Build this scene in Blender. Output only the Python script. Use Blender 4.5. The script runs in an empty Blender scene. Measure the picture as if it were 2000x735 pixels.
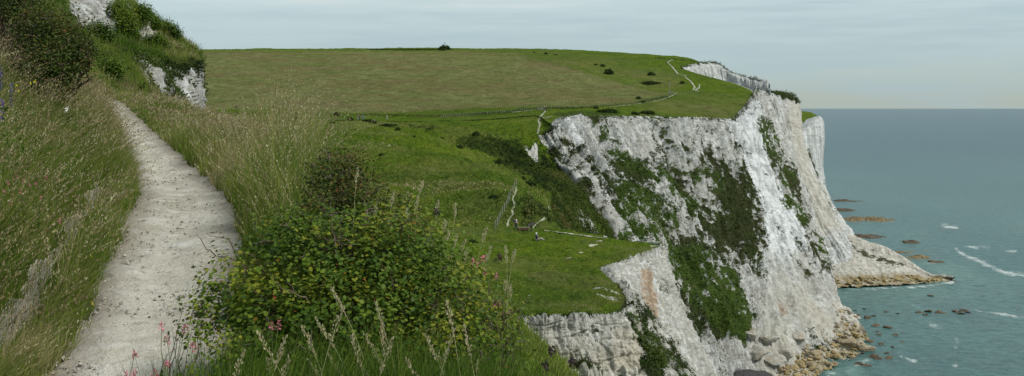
import bpy, math, random
import numpy as np
from mathutils import Vector, Matrix
from mathutils.bvhtree import BVHTree

random.seed(7)
rng = np.random.default_rng(11)
F = 2144.0            # focal length in photograph pixels (2000 wide)
HZ = 212.0            # horizon row
CAM = 85.0            # camera height above the sea
SC = bpy.context.scene
COL = SC.collection

# ------------------------------------------------------------------ noise
def _h(ix, iy, iz, s):
    n = (ix * 374761393 + iy * 668265263 + iz * 2147483647 + s * 974634777) & 0xffffffff
    n = ((n ^ (n >> 13)) * 1274126177) & 0xffffffff
    n = ((n ^ (n >> 16)) * 2246822519) & 0xffffffff
    return (n ^ (n >> 15)) & 0xffffffff
_G = np.array([[1,1,0],[-1,1,0],[1,-1,0],[-1,-1,0],[1,0,1],[-1,0,1],[1,0,-1],[-1,0,-1],
               [0,1,1],[0,-1,1],[0,1,-1],[0,-1,-1],[1,1,0],[-1,1,0],[0,-1,1],[0,-1,-1]], float)
def pn(p, s=0):
    i = np.floor(p).astype(np.int64); f = p - i
    u = f*f*f*(f*(f*6-15)+10)
    r = np.zeros(len(p))
    for dx in (0,1):
        wx = u[:,0] if dx else 1-u[:,0]
        for dy in (0,1):
            wy = u[:,1] if dy else 1-u[:,1]
            for dz in (0,1):
                wz = u[:,2] if dz else 1-u[:,2]
                g = _G[_h(i[:,0]+dx, i[:,1]+dy, i[:,2]+dz, s) & 15]
                r += wx*wy*wz*((g[:,0]*(f[:,0]-dx)) + g[:,1]*(f[:,1]-dy) + g[:,2]*(f[:,2]-dz))
    return r
def fbm(p, freq=1.0, octs=4, s=0, gain=.5, lac=2.03):
    r = 0; a = 1.0
    for o in range(octs):
        r = r + a*pn(p*freq + 17.3*o, s+o); a *= gain; freq *= lac
    return r
def ridged(p, freq=1.0, octs=4, s=0, gain=.5):
    r = 0; a = 1.0
    for o in range(octs):
        r = r + a*(1-2.2*np.abs(pn(p*freq+9.1*o, s+o))); a *= gain; freq *= 2.07
    return r
def cells(p, s=0):
    """distance to the nearest and second nearest random point, and a value per cell"""
    i = np.floor(p).astype(np.int64)
    d1 = np.full(len(p), 9.0); d2 = d1.copy(); v = np.zeros(len(p))
    for dx in (-1,0,1):
        for dy in (-1,0,1):
            for dz in (-1,0,1):
                c = i + np.array([dx,dy,dz]); h = _h(c[:,0],c[:,1],c[:,2],s)
                q = c + np.stack([(h&255)/255., ((h>>8)&255)/255., ((h>>16)&255)/255.],1)
                d = np.linalg.norm(p-q, axis=1)
                m = d < d1
                d2 = np.where(m, d1, np.minimum(d2, d)); v = np.where(m, ((h>>24)&255)/255., v); d1 = np.where(m, d, d1)
    return d1, d2, v
def sstep(a, b, x):
    t = np.clip((x-a)/(b-a), 0, 1); return t*t*(3-2*t)

# ------------------------------------------------------------------ objects
def tag(o, label=None, cat=None, group=None, kind=None):
    if label: o['label'] = label
    if cat: o['category'] = cat
    if group: o['group'] = group
    if kind: o['kind'] = kind
    return o
def link(name, me, mat=None, parent=None):
    o = bpy.data.objects.new(name, me); COL.objects.link(o)
    if mat is not None and me is not None and not me.materials: me.materials.append(mat)
    if parent: o.parent = parent
    return o
def empty(name, loc, rz=0):
    o = bpy.data.objects.new(name, None); COL.objects.link(o)
    o.location = loc; o.rotation_euler = (0,0,rz); o.empty_display_size = .2
    return o
def mesh_np(name, V, faces_list, smooth=True, attrs=None):
    """faces_list: list of int arrays (n,k)"""
    me = bpy.data.meshes.new(name)
    me.vertices.add(len(V)); me.vertices.foreach_set('co', np.ascontiguousarray(V, np.float32).ravel())
    loops = np.concatenate([f.ravel() for f in faces_list]).astype(np.int32)
    tot = np.concatenate([np.full(len(f), f.shape[1], np.int32) for f in faces_list])
    start = np.concatenate([[0], np.cumsum(tot)[:-1]]).astype(np.int32)
    me.loops.add(len(loops)); me.loops.foreach_set('vertex_index', loops)
    me.polygons.add(len(tot)); me.polygons.foreach_set('loop_start', start)
    try: me.polygons.foreach_set('loop_total', tot)
    except Exception: pass
    me.update(calc_edges=True)
    me.polygons.foreach_set('use_smooth', np.full(len(tot), smooth))
    for k, a in (attrs or {}).items():
        at = me.attributes.new(k, 'FLOAT', 'POINT'); at.data.foreach_set('value', np.ascontiguousarray(a, np.float32))
    me.validate()
    return me
def W(px, py, d):
    """a point at distance d (metres north of the camera) surveyed from the photograph"""
    return np.array([(px-1000)/F*d, d, CAM-(py-HZ)/F*d])
def proj(P):
    d = np.maximum(P[:,1], .5)
    return 1000+P[:,0]/d*F, HZ-(P[:,2]-CAM)/d*F

def _cr(P, t):
    """Catmull-Rom (softened) along axis 0, P (n,m,3)"""
    n = len(P); k = np.clip(np.floor(t).astype(int), 0, n-2); f = (t-k)[:,None,None]
    p1 = P[k]; p2 = P[k+1]
    p0 = np.where((k>0)[:,None,None], P[np.maximum(k-1,0)], 2*p1-p2)
    p3 = np.where((k<n-2)[:,None,None], P[np.minimum(k+2,n-1)], 2*p2-p1)
    m1 = (p2-p0)*.38; m2 = (p3-p1)*.38
    f2=f*f; f3=f2*f
    return (2*f3-3*f2+1)*p1+(f3-2*f2+f)*m1+(-2*f3+3*f2)*p2+(f3-f2)*m2
def _spread(P, n):
    """n parameter values along axis 0 spread evenly by length as measured"""
    x, y = proj(P.reshape(-1,3)); x=x.reshape(P.shape[:2]); y=y.reshape(P.shape[:2])
    seg = np.median(np.hypot(np.diff(x,axis=0), np.diff(y,axis=0)),axis=1)
    seg = np.minimum(seg, 260)+3
    c = np.concatenate([[0],np.cumsum(seg)])
    return np.interp(np.linspace(0,c[-1],n), c, np.arange(len(c)))
def grid_from(rows, nr, nc, drop=None):
    """rows of (px,py,d) survey points -> dense grid (nr,nc,3)"""
    P = np.array([[W(*q) if len(q)==3 else np.array(q[:3]) for q in r] for r in rows], float)
    tr = _spread(P, nr); P = _cr(P, tr)
    Q = np.swapaxes(P,0,1); tc = _spread(Q, nc)
    return np.swapaxes(_cr(Q, tc),0,1)
def grid_normals(G):
    du = np.gradient(G, axis=1); dv = np.gradient(G, axis=0)
    n = np.cross(du, dv); n /= np.linalg.norm(n,axis=2,keepdims=True)+1e-9
    return n
def grid_faces(nr, nc):
    a = (np.arange(nr-1)[:,None]*nc + np.arange(nc-1)[None,:]).ravel()
    return np.stack([a, a+1, a+nc+1, a+nc],1)
BV = {}
def grid_obj(name, G, mat, attrs, key=None):
    nr, nc = G.shape[:2]
    me = mesh_np(name, G.reshape(-1,3), [grid_faces(nr,nc)], True, attrs)
    o = link(name, me, mat)
    if key:
        BV[key] = BVHTree.FromPolygons([tuple(v) for v in G.reshape(-1,3)[:, :].tolist()], grid_faces(nr,nc).tolist())
    return o
def hit(px, py, keys):
    o = Vector((0,0,CAM)); d = Vector(((px-1000)/F, 1, -(py-HZ)/F)).normalized()
    best = None
    for k in keys:
        r = BV[k].ray_cast(o, d, 3000)
        if r[0] is not None and (best is None or r[3] < best[3]): best = r
    return best
def drop_on(x, y, keys):
    best = None
    for k in keys:
        r = BV[k].ray_cast(Vector((x,y,300)), Vector((0,0,-1)), 800)
        if r[0] is not None and (best is None or r[0].z > best.z): best = r[0]
    return best

def sdpoly(x, y, poly):
    """signed distance, positive inside"""
    d = np.full(x.shape, 1e9); ins = np.zeros(x.shape, bool)
    n = len(poly)
    for i in range(n):
        x0,y0 = poly[i]; x1,y1 = poly[(i+1)%n]
        ex,ey = x1-x0, y1-y0; t = np.clip(((x-x0)*ex+(y-y0)*ey)/(ex*ex+ey*ey+1e-9),0,1)
        d = np.minimum(d, np.hypot(x-x0-t*ex, y-y0-t*ey))
        c = ((y0>y)!=(y1>y)) & (x < (x1-x0)*(y-y0)/(y1-y0+1e-12)+x0)
        ins ^= c
    return np.where(ins, d, -d)
def inpoly(x, y, poly, soft=10):
    return np.clip(.5+sdpoly(x,y,poly)/(2*soft),0,1)
def line(x, y, pts, r):
    d = np.full(x.shape, 1e9)
    for (x0,y0),(x1,y1) in zip(pts, pts[1:]):
        ex,ey = x1-x0,y1-y0; t = np.clip(((x-x0)*ex+(y-y0)*ey)/(ex*ex+ey*ey+1e-9),0,1)
        d = np.minimum(d, np.hypot(x-x0-t*ex,y-y0-t*ey))
    return np.clip(1-d/r,0,1)

# ------------------------------------------------------------------ materials
class NT:
    def __init__(s, name, world=None):
        if world: s.m = world
        else: s.m = bpy.data.materials.new(name)
        s.m.use_nodes = True; s.t = s.m.node_tree; s.t.nodes.clear()
    def n(s, typ, ins=None, **kw):
        nd = s.t.nodes.new(typ)
        for k,v in kw.items(): setattr(nd, k, v)
        for k,v in (ins or {}).items():
            if isinstance(v, bpy.types.NodeSocket): s.t.links.new(v, nd.inputs[k])
            else: nd.inputs[k].default_value = v
        return nd
    def attr(s, name): return s.n('ShaderNodeAttribute', attribute_name=name).outputs['Fac']
    def pos(s): return s.n('ShaderNodeNewGeometry').outputs['Position']
    def noise(s, scale, detail=4, rough=.55, stretch=None, vec=None, w=None):
        v = vec or s.pos()
        if stretch: v = s.n('ShaderNodeMapping', {'Vector': v, 'Scale': stretch}).outputs[0]
        return s.n('ShaderNodeTexNoise', {'Vector': v, 'Scale': scale, 'Detail': detail, 'Roughness': rough}).outputs[0]
    def ramp(s, fac, stops, interp='LINEAR'):
        r = s.n('ShaderNodeValToRGB', {'Fac': fac}); e = r.color_ramp; e.interpolation = interp
        while len(e.elements) < len(stops): e.elements.new(.5)
        for el,(p,c) in zip(e.elements, stops):
            el.position = p; el.color = (*c,1) if not isinstance(c,(int,float)) else (c,c,c,1)
        return r.outputs[0]
    def math(s, op, a, b=0.0, c=0.0, clamp=False):
        nd = s.n('ShaderNodeMath', operation=op, use_clamp=clamp)
        for i,v in enumerate((a,b,c)):
            if isinstance(v, bpy.types.NodeSocket): s.t.links.new(v, nd.inputs[i])
            else: nd.inputs[i].default_value = v
        return nd.outputs[0]
    def mix(s, fac, a, b, mode='MIX'):
        nd = s.n('ShaderNodeMix', data_type='RGBA', blend_type=mode, clamp_factor=True)
        for sock, v in (('Factor',fac),('A',a),('B',b)):
            i = [q for q in nd.inputs if q.name==sock and (q.type=='RGBA' or sock=='Factor' and q.type=='VALUE')][0]
            if isinstance(v, bpy.types.NodeSocket): s.t.links.new(v, i)
            else: i.default_value = v if sock=='Factor' else (*v,1)
        return [q for q in nd.outputs if q.type=='RGBA'][0]
    def sharp(s, v, lo, hi):
        return s.n('ShaderNodeMapRange', {'Value': v, 'From Min': lo, 'From Max': hi}, interpolation_type='SMOOTHSTEP').outputs[0]
    def out(s, sh): s.n('ShaderNodeOutputMaterial', {'Surface': sh}); return s.m
    def bsdf(s, col, rough=.9, bump=None, bstr=.5, bdist=.1, spec=.2, **kw):
        ins = {'Base Color': col if isinstance(col, bpy.types.NodeSocket) else (*col,1), 'Roughness': rough, 'Specular IOR Level': spec}
        if bump is not None:
            ins['Normal'] = s.n('ShaderNodeBump', {'Height': bump, 'Strength': bstr, 'Distance': bdist}).outputs[0]
        ins.update(kw)
        return s.n('ShaderNodeBsdfPrincipled', ins).outputs[0]

def mat_plain(name, col, rough=.8, var=.25, scale=8):
    t = NT(name); n = t.noise(scale, 3)
    c = t.mix(n, tuple(x*(1-var) for x in col), tuple(x*(1+var) for x in col))
    return t.out(t.bsdf(c, rough))

def mat_chalk(name, scale=1.0, veg_dark=(.034,.040,.016), veg_lush=(.042,.070,.014), lo=(.29,.295,.275), hi=(.58,.59,.57)):
    """chalk face with plants growing on it; scale = size of the detail in metres"""
    t = NT(name)
    big = t.noise(.06/scale, 4); mid = t.noise(.5/scale, 5, .6, (1,1,.42)); fine = t.noise(3.2/scale, 5, .65)
    rill = t.noise(.6/scale, 5, .6, (1,1,.10))
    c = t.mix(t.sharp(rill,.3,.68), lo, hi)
    c = t.mix(t.math('MULTIPLY', t.sharp(mid,.44,.66), .55), c, (.27,.265,.225))
    c = t.mix(t.math('MULTIPLY', t.sharp(t.noise(1.3/scale,6,.7,(1,1,.45)),.53,.64), .55), c, (.20,.20,.165))  # dark specks: crevice shadow painted into the chalk colour, and lichen
    c = t.mix(t.math('MULTIPLY', t.sharp(big,.45,.65), .45), c, (.30,.29,.25))
    clean = t.attr('clean')
    jn = t.noise(.42/scale, 4, .6, (1,1,.035)); jl = t.math('SUBTRACT', 1.0, t.sharp(t.math('ABSOLUTE', t.math('SUBTRACT', jn, .5)), .0, .03))
    c = t.mix(t.math('MULTIPLY', t.math('MULTIPLY', jl, t.sharp(mid,.36,.58)), .65), c, (.17,.17,.145))
    fresh = t.mix(t.sharp(t.noise(.35/scale,5,.6,(1,1,.07)),.36,.60), (.36,.38,.375), (.66,.68,.675))
    fresh = t.mix(t.math('MULTIPLY', t.sharp(fine,.52,.66), .35), fresh, (.34,.35,.33))
    c = t.mix(t.sharp(t.math('ADD', clean, t.math('MULTIPLY', t.math('SUBTRACT', rill,.5), 1.4)), .25,.65), c, fresh)
    bed = t.noise(1.0/scale, 3, .5, (.06,.06,1.1))
    bl = t.math('SUBTRACT', 1.0, t.sharp(t.math('ABSOLUTE', t.math('SUBTRACT', bed, .5)), .0, .018))
    c = t.mix(t.math('MULTIPLY', t.math('MULTIPLY', bl, t.sharp(mid,.40,.6)), .55), c, (.20,.195,.17))
    c = t.mix(t.attr('cream'), c, t.mix(fine, (.33,.30,.225), (.52,.485,.39)))
    c = t.mix(t.math('MULTIPLY',t.sharp(t.math('ADD',t.attr('orange'),t.math('MULTIPLY',t.math('SUBTRACT',mid,.5),1.4)),.25,.80),.72), c, t.mix(t.sharp(t.math('ADD',t.math('MULTIPLY',fine,.5),t.math('MULTIPLY',rill,.5)),.38,.62), (.17,.095,.045), (.42,.30,.19)))
    c = t.mix(t.attr('dark'), c, t.mix(fine, (.045,.045,.045), (.085,.083,.08)))
    c = t.mix(t.math('MULTIPLY',t.sharp(fine,.60,.72),.7), c, (.26,.25,.21))
    vn = t.math('ADD', t.math('MULTIPLY', t.math('SUBTRACT', mid, .5), 1.9), t.math('MULTIPLY', t.math('SUBTRACT', fine, .5), 1.7))
    veg = t.sharp(t.math('ADD', t.attr('veg'), vn), -.10, .20)
    lush = t.sharp(t.math('ADD', t.attr('lush'), t.math('MULTIPLY', t.math('SUBTRACT', mid,.5),.9)), .25, .75)
    vc = t.mix(lush, t.mix(fine, tuple(x*.6 for x in veg_dark), tuple(x*1.5 for x in veg_dark)), t.mix(fine, tuple(x*.6 for x in veg_lush), tuple(x*1.5 for x in veg_lush)))
    c = t.mix(veg, c, vc)
    b = t.math('ADD', t.math('ADD', mid, t.math('MULTIPLY', fine,.5)), t.math('MULTIPLY', rill, .7))
    b = t.math('SUBTRACT', b, t.math('MULTIPLY', bl, .12))
    return t.out(t.bsdf(c, .95, b, .85, 1.0*scale, .03))

def mat_turf(name, scale=1.0, gain=1.0):
    """grassland: attributes dry, scrub, chalk"""
    t = NT(name)
    big = t.noise(.018/scale, 4); mid = t.noise(.14/scale, 5, .62); fine = t.noise(.9/scale, 5, .7); vf = t.noise(4/scale, 4, .7)
    g = t.mix(t.sharp(fine,.32,.68), (.038*gain,.072*gain,.006*gain), (.112*gain,.176*gain,.014*gain))
    g = t.mix(t.math('MULTIPLY', t.sharp(mid,.42,.68), .55), g, (.150*gain,.180*gain,.020*gain))
    g = t.mix(t.math('MULTIPLY', t.sharp(big,.42,.62), .45), g, (.050*gain,.088*gain,.018*gain))
    d = t.mix(t.sharp(mid,.36,.66), (.115,.120,.040), (.215,.205,.085))
    d = t.mix(t.math('MULTIPLY',t.sharp(fine,.40,.62),.7), d, (.120,.150,.045))
    d = t.mix(t.math('MULTIPLY', t.sharp(t.noise(.035/scale,5,.65,(.5,1,1)),.46,.58), .65), d, (.16,.125,.060))
    d = t.mix(t.math('MULTIPLY', t.sharp(t.noise(.30/scale,6,.72),.53,.63), .60), d, (.062,.080,.022))
    d = t.mix(t.math('MULTIPLY', t.sharp(t.noise(.11/scale,5,.65),.52,.62), .5), d, (.20,.215,.085))
    c = t.mix(t.attr('dry'), g, d)
    sv = t.sharp(t.math('ADD', t.attr('scrub'), t.math('ADD', t.math('MULTIPLY', t.math('SUBTRACT', mid,.5),1.0), t.math('MULTIPLY', t.math('SUBTRACT', fine,.5),1.1))), .0, .22)
    c = t.mix(sv, c, t.mix(t.sharp(fine,.3,.7), (.022,.042,.008), (.080,.115,.020)))
    spk = t.sharp(vf, .62, .70)
    c = t.mix(t.math('MULTIPLY', t.sharp(t.noise(.33/scale,6,.7),.54,.66), .55), c, (.030,.055,.010))
    c = t.mix(t.math('MULTIPLY', spk, .6), c, (.022,.036,.008))
    ch = t.sharp(t.math('ADD', t.attr('chalk'), t.math('ADD', t.math('MULTIPLY', t.math('SUBTRACT', fine,.5),.9), t.math('MULTIPLY', t.math('SUBTRACT', vf,.5),.5))), .45, .55)
    c = t.mix(ch, c, t.mix(fine, (.42,.41,.36), (.66,.655,.60)))
    b = t.math('ADD', t.math('MULTIPLY', mid, 1.3), t.math('ADD', fine, t.math('MULTIPLY', vf,.35)))
    return t.out(t.bsdf(c, .95, b, .9, 1.6*scale, .02))

def mat_leaf(name, stops, rough=.55, trans=.3, spec=.25):
    t = NT(name); a = t.attr('c')
    n = t.noise(30, 2)
    f = t.math('ADD', a, t.math('MULTIPLY', t.math('SUBTRACT', n, .5), .12), clamp=True)
    c = t.ramp(f, stops)
    p = t.bsdf(c, rough, spec=spec)
    tr = t.n('ShaderNodeBsdfTranslucent', {'Color': c}).outputs[0]
    return t.out(t.n('ShaderNodeMixShader', {0: trans, 1: p, 2: tr}).outputs[0])

M = {}
M['cliff'] = mat_chalk('chalk_cliff_material', 1.0)
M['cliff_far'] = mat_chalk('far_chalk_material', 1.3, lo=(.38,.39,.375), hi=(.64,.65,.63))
M['cliff_near'] = mat_chalk('near_chalk_material', .34, lo=(.30,.295,.25), hi=(.56,.56,.52))
M['bluff'] = mat_chalk('bluff_chalk_material', .3, veg_dark=(.050,.056,.020), veg_lush=(.075,.10,.024), lo=(.22,.22,.20), hi=(.46,.465,.44))
M['turf'] = mat_turf('downland_turf_material', 1.0)
M['turf_near'] = mat_turf('promontory_turf_material', .42)
M['soil'] = mat_turf('bank_soil_material', .05, .45)
M['grass'] = mat_leaf('long_grass_material', [(0,(.026,.062,.006)),(.25,(.078,.145,.012)),(.5,(.170,.220,.032)),(.7,(.240,.230,.080)),(.85,(.34,.29,.15)),(1,(.46,.40,.24))], .7, .3, .12)
M['seed'] = mat_leaf('seed_head_material', [(0,(.17,.12,.080)),(.4,(.29,.225,.125)),(.7,(.43,.36,.21)),(1,(.60,.57,.38))], .8, .3, .1)
M['hawthorn'] = mat_leaf('hawthorn_leaf_material', [(0,(.012,.028,.004)),(.42,(.050,.100,.009)),(.72,(.105,.165,.013)),(.90,(.200,.220,.018)),(.96,(.24,.14,.02)),(1,(.22,.055,.02))], .55, .30, .16)
M['scrubleaf'] = mat_leaf('scrub_leaf_material', [(0,(.013,.024,.005)),(.5,(.036,.060,.011)),(.85,(.080,.108,.020)),(1,(.13,.11,.04))], .7, .2, .1)
M['thornleaf'] = mat_leaf('thorn_leaf_material', [(0,(.014,.020,.006)),(.5,(.036,.060,.010)),(.8,(.080,.100,.016)),(.93,(.12,.07,.02)),(1,(.16,.05,.02))], .6, .25, .12)
M['bark'] = mat_plain('bark_material', (.085,.060,.042), .85, .5, 40)
M['deadwood'] = mat_plain('dead_wood_material', (.17,.13,.105), .85, .5, 40)
M['stem'] = mat_plain('stem_material', (.12,.15,.05), .7, .3, 20)
M['pink'] = mat_plain('pink_petal_material', (.50,.16,.20), .6, .35, 60)
M['purple'] = mat_plain('purple_petal_material', (.07,.055,.24), .7, .4, 60)
M['yellow'] = mat_plain('yellow_petal_material', (.72,.62,.04), .6, .2, 60)
M['white'] = mat_plain('white_petal_material', (.7,.7,.62), .6, .2, 60)
M['darkhead'] = mat_plain('dry_flower_material', (.045,.028,.03), .8, .4, 60)
M['wood'] = mat_plain('weathered_wood_material', (.25,.24,.215), .85, .3, 6)
M['darkwood'] = mat_plain('dark_wood_material', (.06,.058,.05), .85, .3, 6)
M['skin'] = mat_plain('skin_material', (.50,.32,.24), .6, .1)

def mat_path():
    t = NT('chalk_path_material')
    big = t.noise(.9, 5, .6); fine = t.noise(9, 6, .65); gr = t.noise(55, 4, .7); rip = t.noise(2.6, 7, .66, (.75,1.5,1))
    c = t.mix(t.sharp(big,.32,.68), (.42,.39,.31), (.57,.54,.455))
    c = t.mix(t.math('MULTIPLY', t.sharp(rip,.5,.68),.75), c, (.64,.62,.56))
    c = t.mix(t.math('MULTIPLY', t.sharp(fine,.56,.70),.55), c, (.22,.195,.145))
    c = t.mix(t.math('MULTIPLY', t.sharp(gr,.60,.72),.6), c, (.16,.14,.11))
    c = t.mix(t.math('MULTIPLY', t.attr('edge'),.85), c, t.mix(fine, (.13,.105,.075), (.33,.30,.245)))
    b = t.math('ADD', t.math('MULTIPLY', rip, 1.8), t.math('ADD', fine, t.math('MULTIPLY', gr,.3)))
    return t.out(t.bsdf(c, .95, b, 1.0, .07, .04))
M['path'] = mat_path()
def mat_track():
    t = NT('worn_chalk_track_material'); n = t.noise(.8, 5, .6); f = t.noise(3.5, 4, .7)
    c = t.mix(t.sharp(n,.3,.7), (.21,.20,.14), (.42,.40,.34))
    e = t.sharp(t.math('ADD', t.attr('edge'), t.math('MULTIPLY', t.math('SUBTRACT', t.math('ADD',n,f), 1.0), 1.6)), .35, .75)
    c = t.mix(e, c, t.mix(f, (.05,.085,.012), (.10,.14,.03)))
    return t.out(t.bsdf(c, .95, n, .5, .1))
M['track'] = mat_track()
def mat_rock(name, a, b, sc=1.2, stain=(.30,.22,.10), st=.3):
    t = NT(name); n = t.noise(sc, 5, .6); m = t.noise(sc*.25, 2)
    f = t.noise(sc*5, 4, .6)
    c = t.mix(t.sharp(n,.3,.7), a, b); c = t.mix(t.math('MULTIPLY', t.sharp(m,.45,.6), st), c, stain)
    c = t.mix(t.sharp(f,.58,.70), c, tuple(x*.45 for x in a))
    return t.out(t.bsdf(c, .9, t.math('ADD', n, t.math('MULTIPLY', f,.4)), .8, .35))
M['boulder_pale'] = mat_rock('pale_boulder_material', (.27,.255,.215), (.44,.425,.375))
M['boulder_tan'] = mat_rock('tan_boulder_material', (.21,.175,.115), (.36,.31,.215))
M['boulder_gold'] = mat_rock('algae_boulder_material', (.22,.165,.075), (.38,.31,.16))
M['boulder_dark'] = mat_rock('wet_boulder_material', (.045,.036,.026), (.11,.082,.055), st=.2)
def mat_rubble(name):
    t = NT(name); v = t.n('ShaderNodeTexVoronoi', {'Vector': t.pos(), 'Scale': .55}); d = v.outputs['Distance']; n = t.noise(.25,4); f = t.noise(2.2,5,.65)
    c = t.mix(v.outputs['Color'], (.36,.34,.285), (.58,.565,.50)); c = t.mix(t.sharp(f,.52,.68), c, (.17,.145,.10))
    c = t.mix(t.attr('gold'), c, t.mix(t.sharp(f,.3,.7), (.09,.065,.028), (.40,.325,.165)))
    c = t.mix(t.attr('dark'), c, t.mix(f, (.04,.04,.04), (.075,.073,.07)))
    sp = t.sharp(t.math('ADD', t.attr('veg'), t.math('MULTIPLY', t.math('SUBTRACT', t.noise(.30,5,.6),.5),2.0)), .2,.4)
    c = t.mix(sp, c, (.055,.058,.026))
    return t.out(t.bsdf(c, .95, t.math('ADD', d, f), .8, .8))
M['reef'] = mat_rock('weedy_reef_material', (.08,.065,.035), (.24,.185,.10))
M['rubble'] = mat_rubble('rubble_material')
def mat_sea():
    t = NT('sea_water_material')
    p = t.pos()
    big = t.noise(.0045, 4, .55, (1,.45,1)); mid = t.noise(.03, 4, .6, (1,.5,1))
    w1 = t.noise(.22, 5, .62, (.8,1.4,1)); w2 = t.noise(1.1, 4, .65, (.8,1.5,1))
    dist = t.n('ShaderNodeSeparateXYZ', {0: p}).outputs[1]
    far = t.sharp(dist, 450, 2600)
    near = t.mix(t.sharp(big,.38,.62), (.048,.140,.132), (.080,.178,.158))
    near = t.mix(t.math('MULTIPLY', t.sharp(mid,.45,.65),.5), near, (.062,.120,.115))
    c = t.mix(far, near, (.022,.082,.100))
    c = t.mix(t.attr('shallow'), c, (.120,.235,.195))
    c = t.mix(t.math('MULTIPLY', t.sharp(w1,.35,.65),.6), c, (.022,.062,.068), 'MIX')
    fo = t.sharp(t.math('ADD', t.math('MULTIPLY',t.attr('foam'),1.0), t.math('ADD', t.math('MULTIPLY', t.math('SUBTRACT', t.noise(.09,6,.7,(1,.5,1)),.5),2.4), t.math('MULTIPLY', t.math('SUBTRACT', w2,.5),1.2))), .45,.80)
    fo = t.math('MULTIPLY', fo, t.sharp(t.attr('foam'),.0,.15))
    c = t.mix(fo, c, (.44,.50,.48))
    r = t.math('ADD', .30, t.math('MULTIPLY', fo, .5))
    b = t.math('ADD', t.math('MULTIPLY', w1, 1.2), t.math('MULTIPLY', w2,.30))
    sp = t.math('SUBTRACT', .20, t.math('MULTIPLY', far, .06))
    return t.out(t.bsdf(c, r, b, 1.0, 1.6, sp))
M['sea'] = mat_sea()

# ================================================================== NEAR HILLSIDE (the walker's side)
KD = np.array([-6,0,4,7.2,10,12.9,16,20,27,38,50,80.])
KL = np.array([-2.3,-2.3,-2.5,-2.96,-3.64,-4.42,-5.47,-7.0,-9.72,-14.1,-19.6,-34.])
KR = np.array([-1.0,-1.0,-1.4,-1.93,-2.47,-3.28,-4.48,-6.11,-8.94,-13.5,-18.9,-33.])
KZ = np.array([-1.6,-1.65,-1.7,-1.76,-1.34,-1.13,-1.03,-.82,-.48,.2,.7,.9])
def near_z(x, d):
    L = np.interp(d,KD,KL); R = np.interp(d,KD,KR); z = np.interp(d,KD,KZ)
    s = L-x
    bank = np.interp(s, [0,.12,.28,.44,.60,.95,3,8,20,40],[0,.05,.07,.0,.02,.22,1.05,3.1,6.5,10])
    bank2 = np.interp(s, [0,.2,1.2,3,8,20,40],[0,.08,.70,1.9,4.3,7.5,11])
    k = sstep(12,18,d); bank = bank*(1-k)+bank2*k
    e = x-R; w = np.interp(d,[0,5,8,13,16,20,27,38,50],[2.6,1.4,.7,1.0,1.7,2.4,1.9,1.5,1.5]); u = np.maximum(e-w,0)
    right = np.interp(e,[0,.2,.6],[0,.05,.07]) - (.95*u-.50*(1-np.exp(-u))) - .30*np.maximum(d-30,0)*sstep(0,5,u)
    zz = z + np.where(s>0, bank, 0) + np.where(e>0, right, 0)
    path = ((s<0)&(e<0))
    mid = np.clip(np.minimum(-s,-e)/.5,0,1); zz = zz - np.where(path, .05*mid, 0)
    return CAM + np.maximum(zz, -62)
def near_points(x, d):
    return np.stack([x, d, near_z(x,d)],1)

dd = np.concatenate([np.linspace(-6,4,16)[:-1], np.geomspace(4,90,560)])
off = np.concatenate([np.linspace(-40,-6,26)[:-1], np.linspace(-6,-1.6,60)[:-1], np.linspace(-1.6,1.9,170)[:-1], np.linspace(1.9,10,70)[:-1], np.geomspace(10,75,34)])
DD, OO = np.meshgrid(dd, off, indexing='ij')
CX = np.interp(DD,KD,(KL+KR)/2)
XX = CX+OO
G = np.stack([XX, DD, near_z(XX.ravel(),DD.ravel()).reshape(XX.shape)],2)
fl = G.reshape(-1,3).copy()
Lr = np.interp(fl[:,1],KD,KL); Rr = np.interp(fl[:,1],KD,KR)
# wobbly verge edges
wob = .22*pn(np.stack([fl[:,1]*.9, 0*fl[:,0], 0*fl[:,0]],1),3) + .10*pn(np.stack([fl[:,1]*1.9, 0*fl[:,0]+5, 0*fl[:,0]],1),4)
wob2 = .22*pn(np.stack([fl[:,1]*.8, 0*fl[:,0]+9, 0*fl[:,0]],1),5) + .12*pn(np.stack([fl[:,1]*2.1, 0*fl[:,0]+5, 0*fl[:,0]],1),6)
def edges(x, d):
    z0 = 0*x
    a = np.interp(d,KD,KL)+.11*pn(np.stack([d*.9,z0,z0],1),3)+.07*pn(np.stack([d*1.9,z0+5,z0],1),4)
    b = np.interp(d,KD,KR)+.11*pn(np.stack([d*.8,z0+9,z0],1),5)+.07*pn(np.stack([d*2.1,z0+5,z0],1),6)
    return a, b
a_, b_ = edges(fl[:,0], fl[:,1])
inp = np.minimum(fl[:,0]-a_, b_-fl[:,0])        # >0 on the path
rut = (a_-fl[:,0]-.52); rutm = (np.abs(rut)<.055+.035*np.sin(fl[:,1]*2.9)+.12*(fl[:,1]<8.6))&(fl[:,1]<15)&(fl[:,1]>6.0)
bump = fbm(fl,1.3,4,21)*.06 + fbm(fl,6,3,22)*.012
fl[:,2] += bump*np.where(inp>0,.6,1.0) + np.where(inp>0, ridged(fl*np.array([.8,2.2,1]),1.7,3,25)*.016, 0)
G = fl.reshape(G.shape)
onpath = (inp>-.02)
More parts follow.
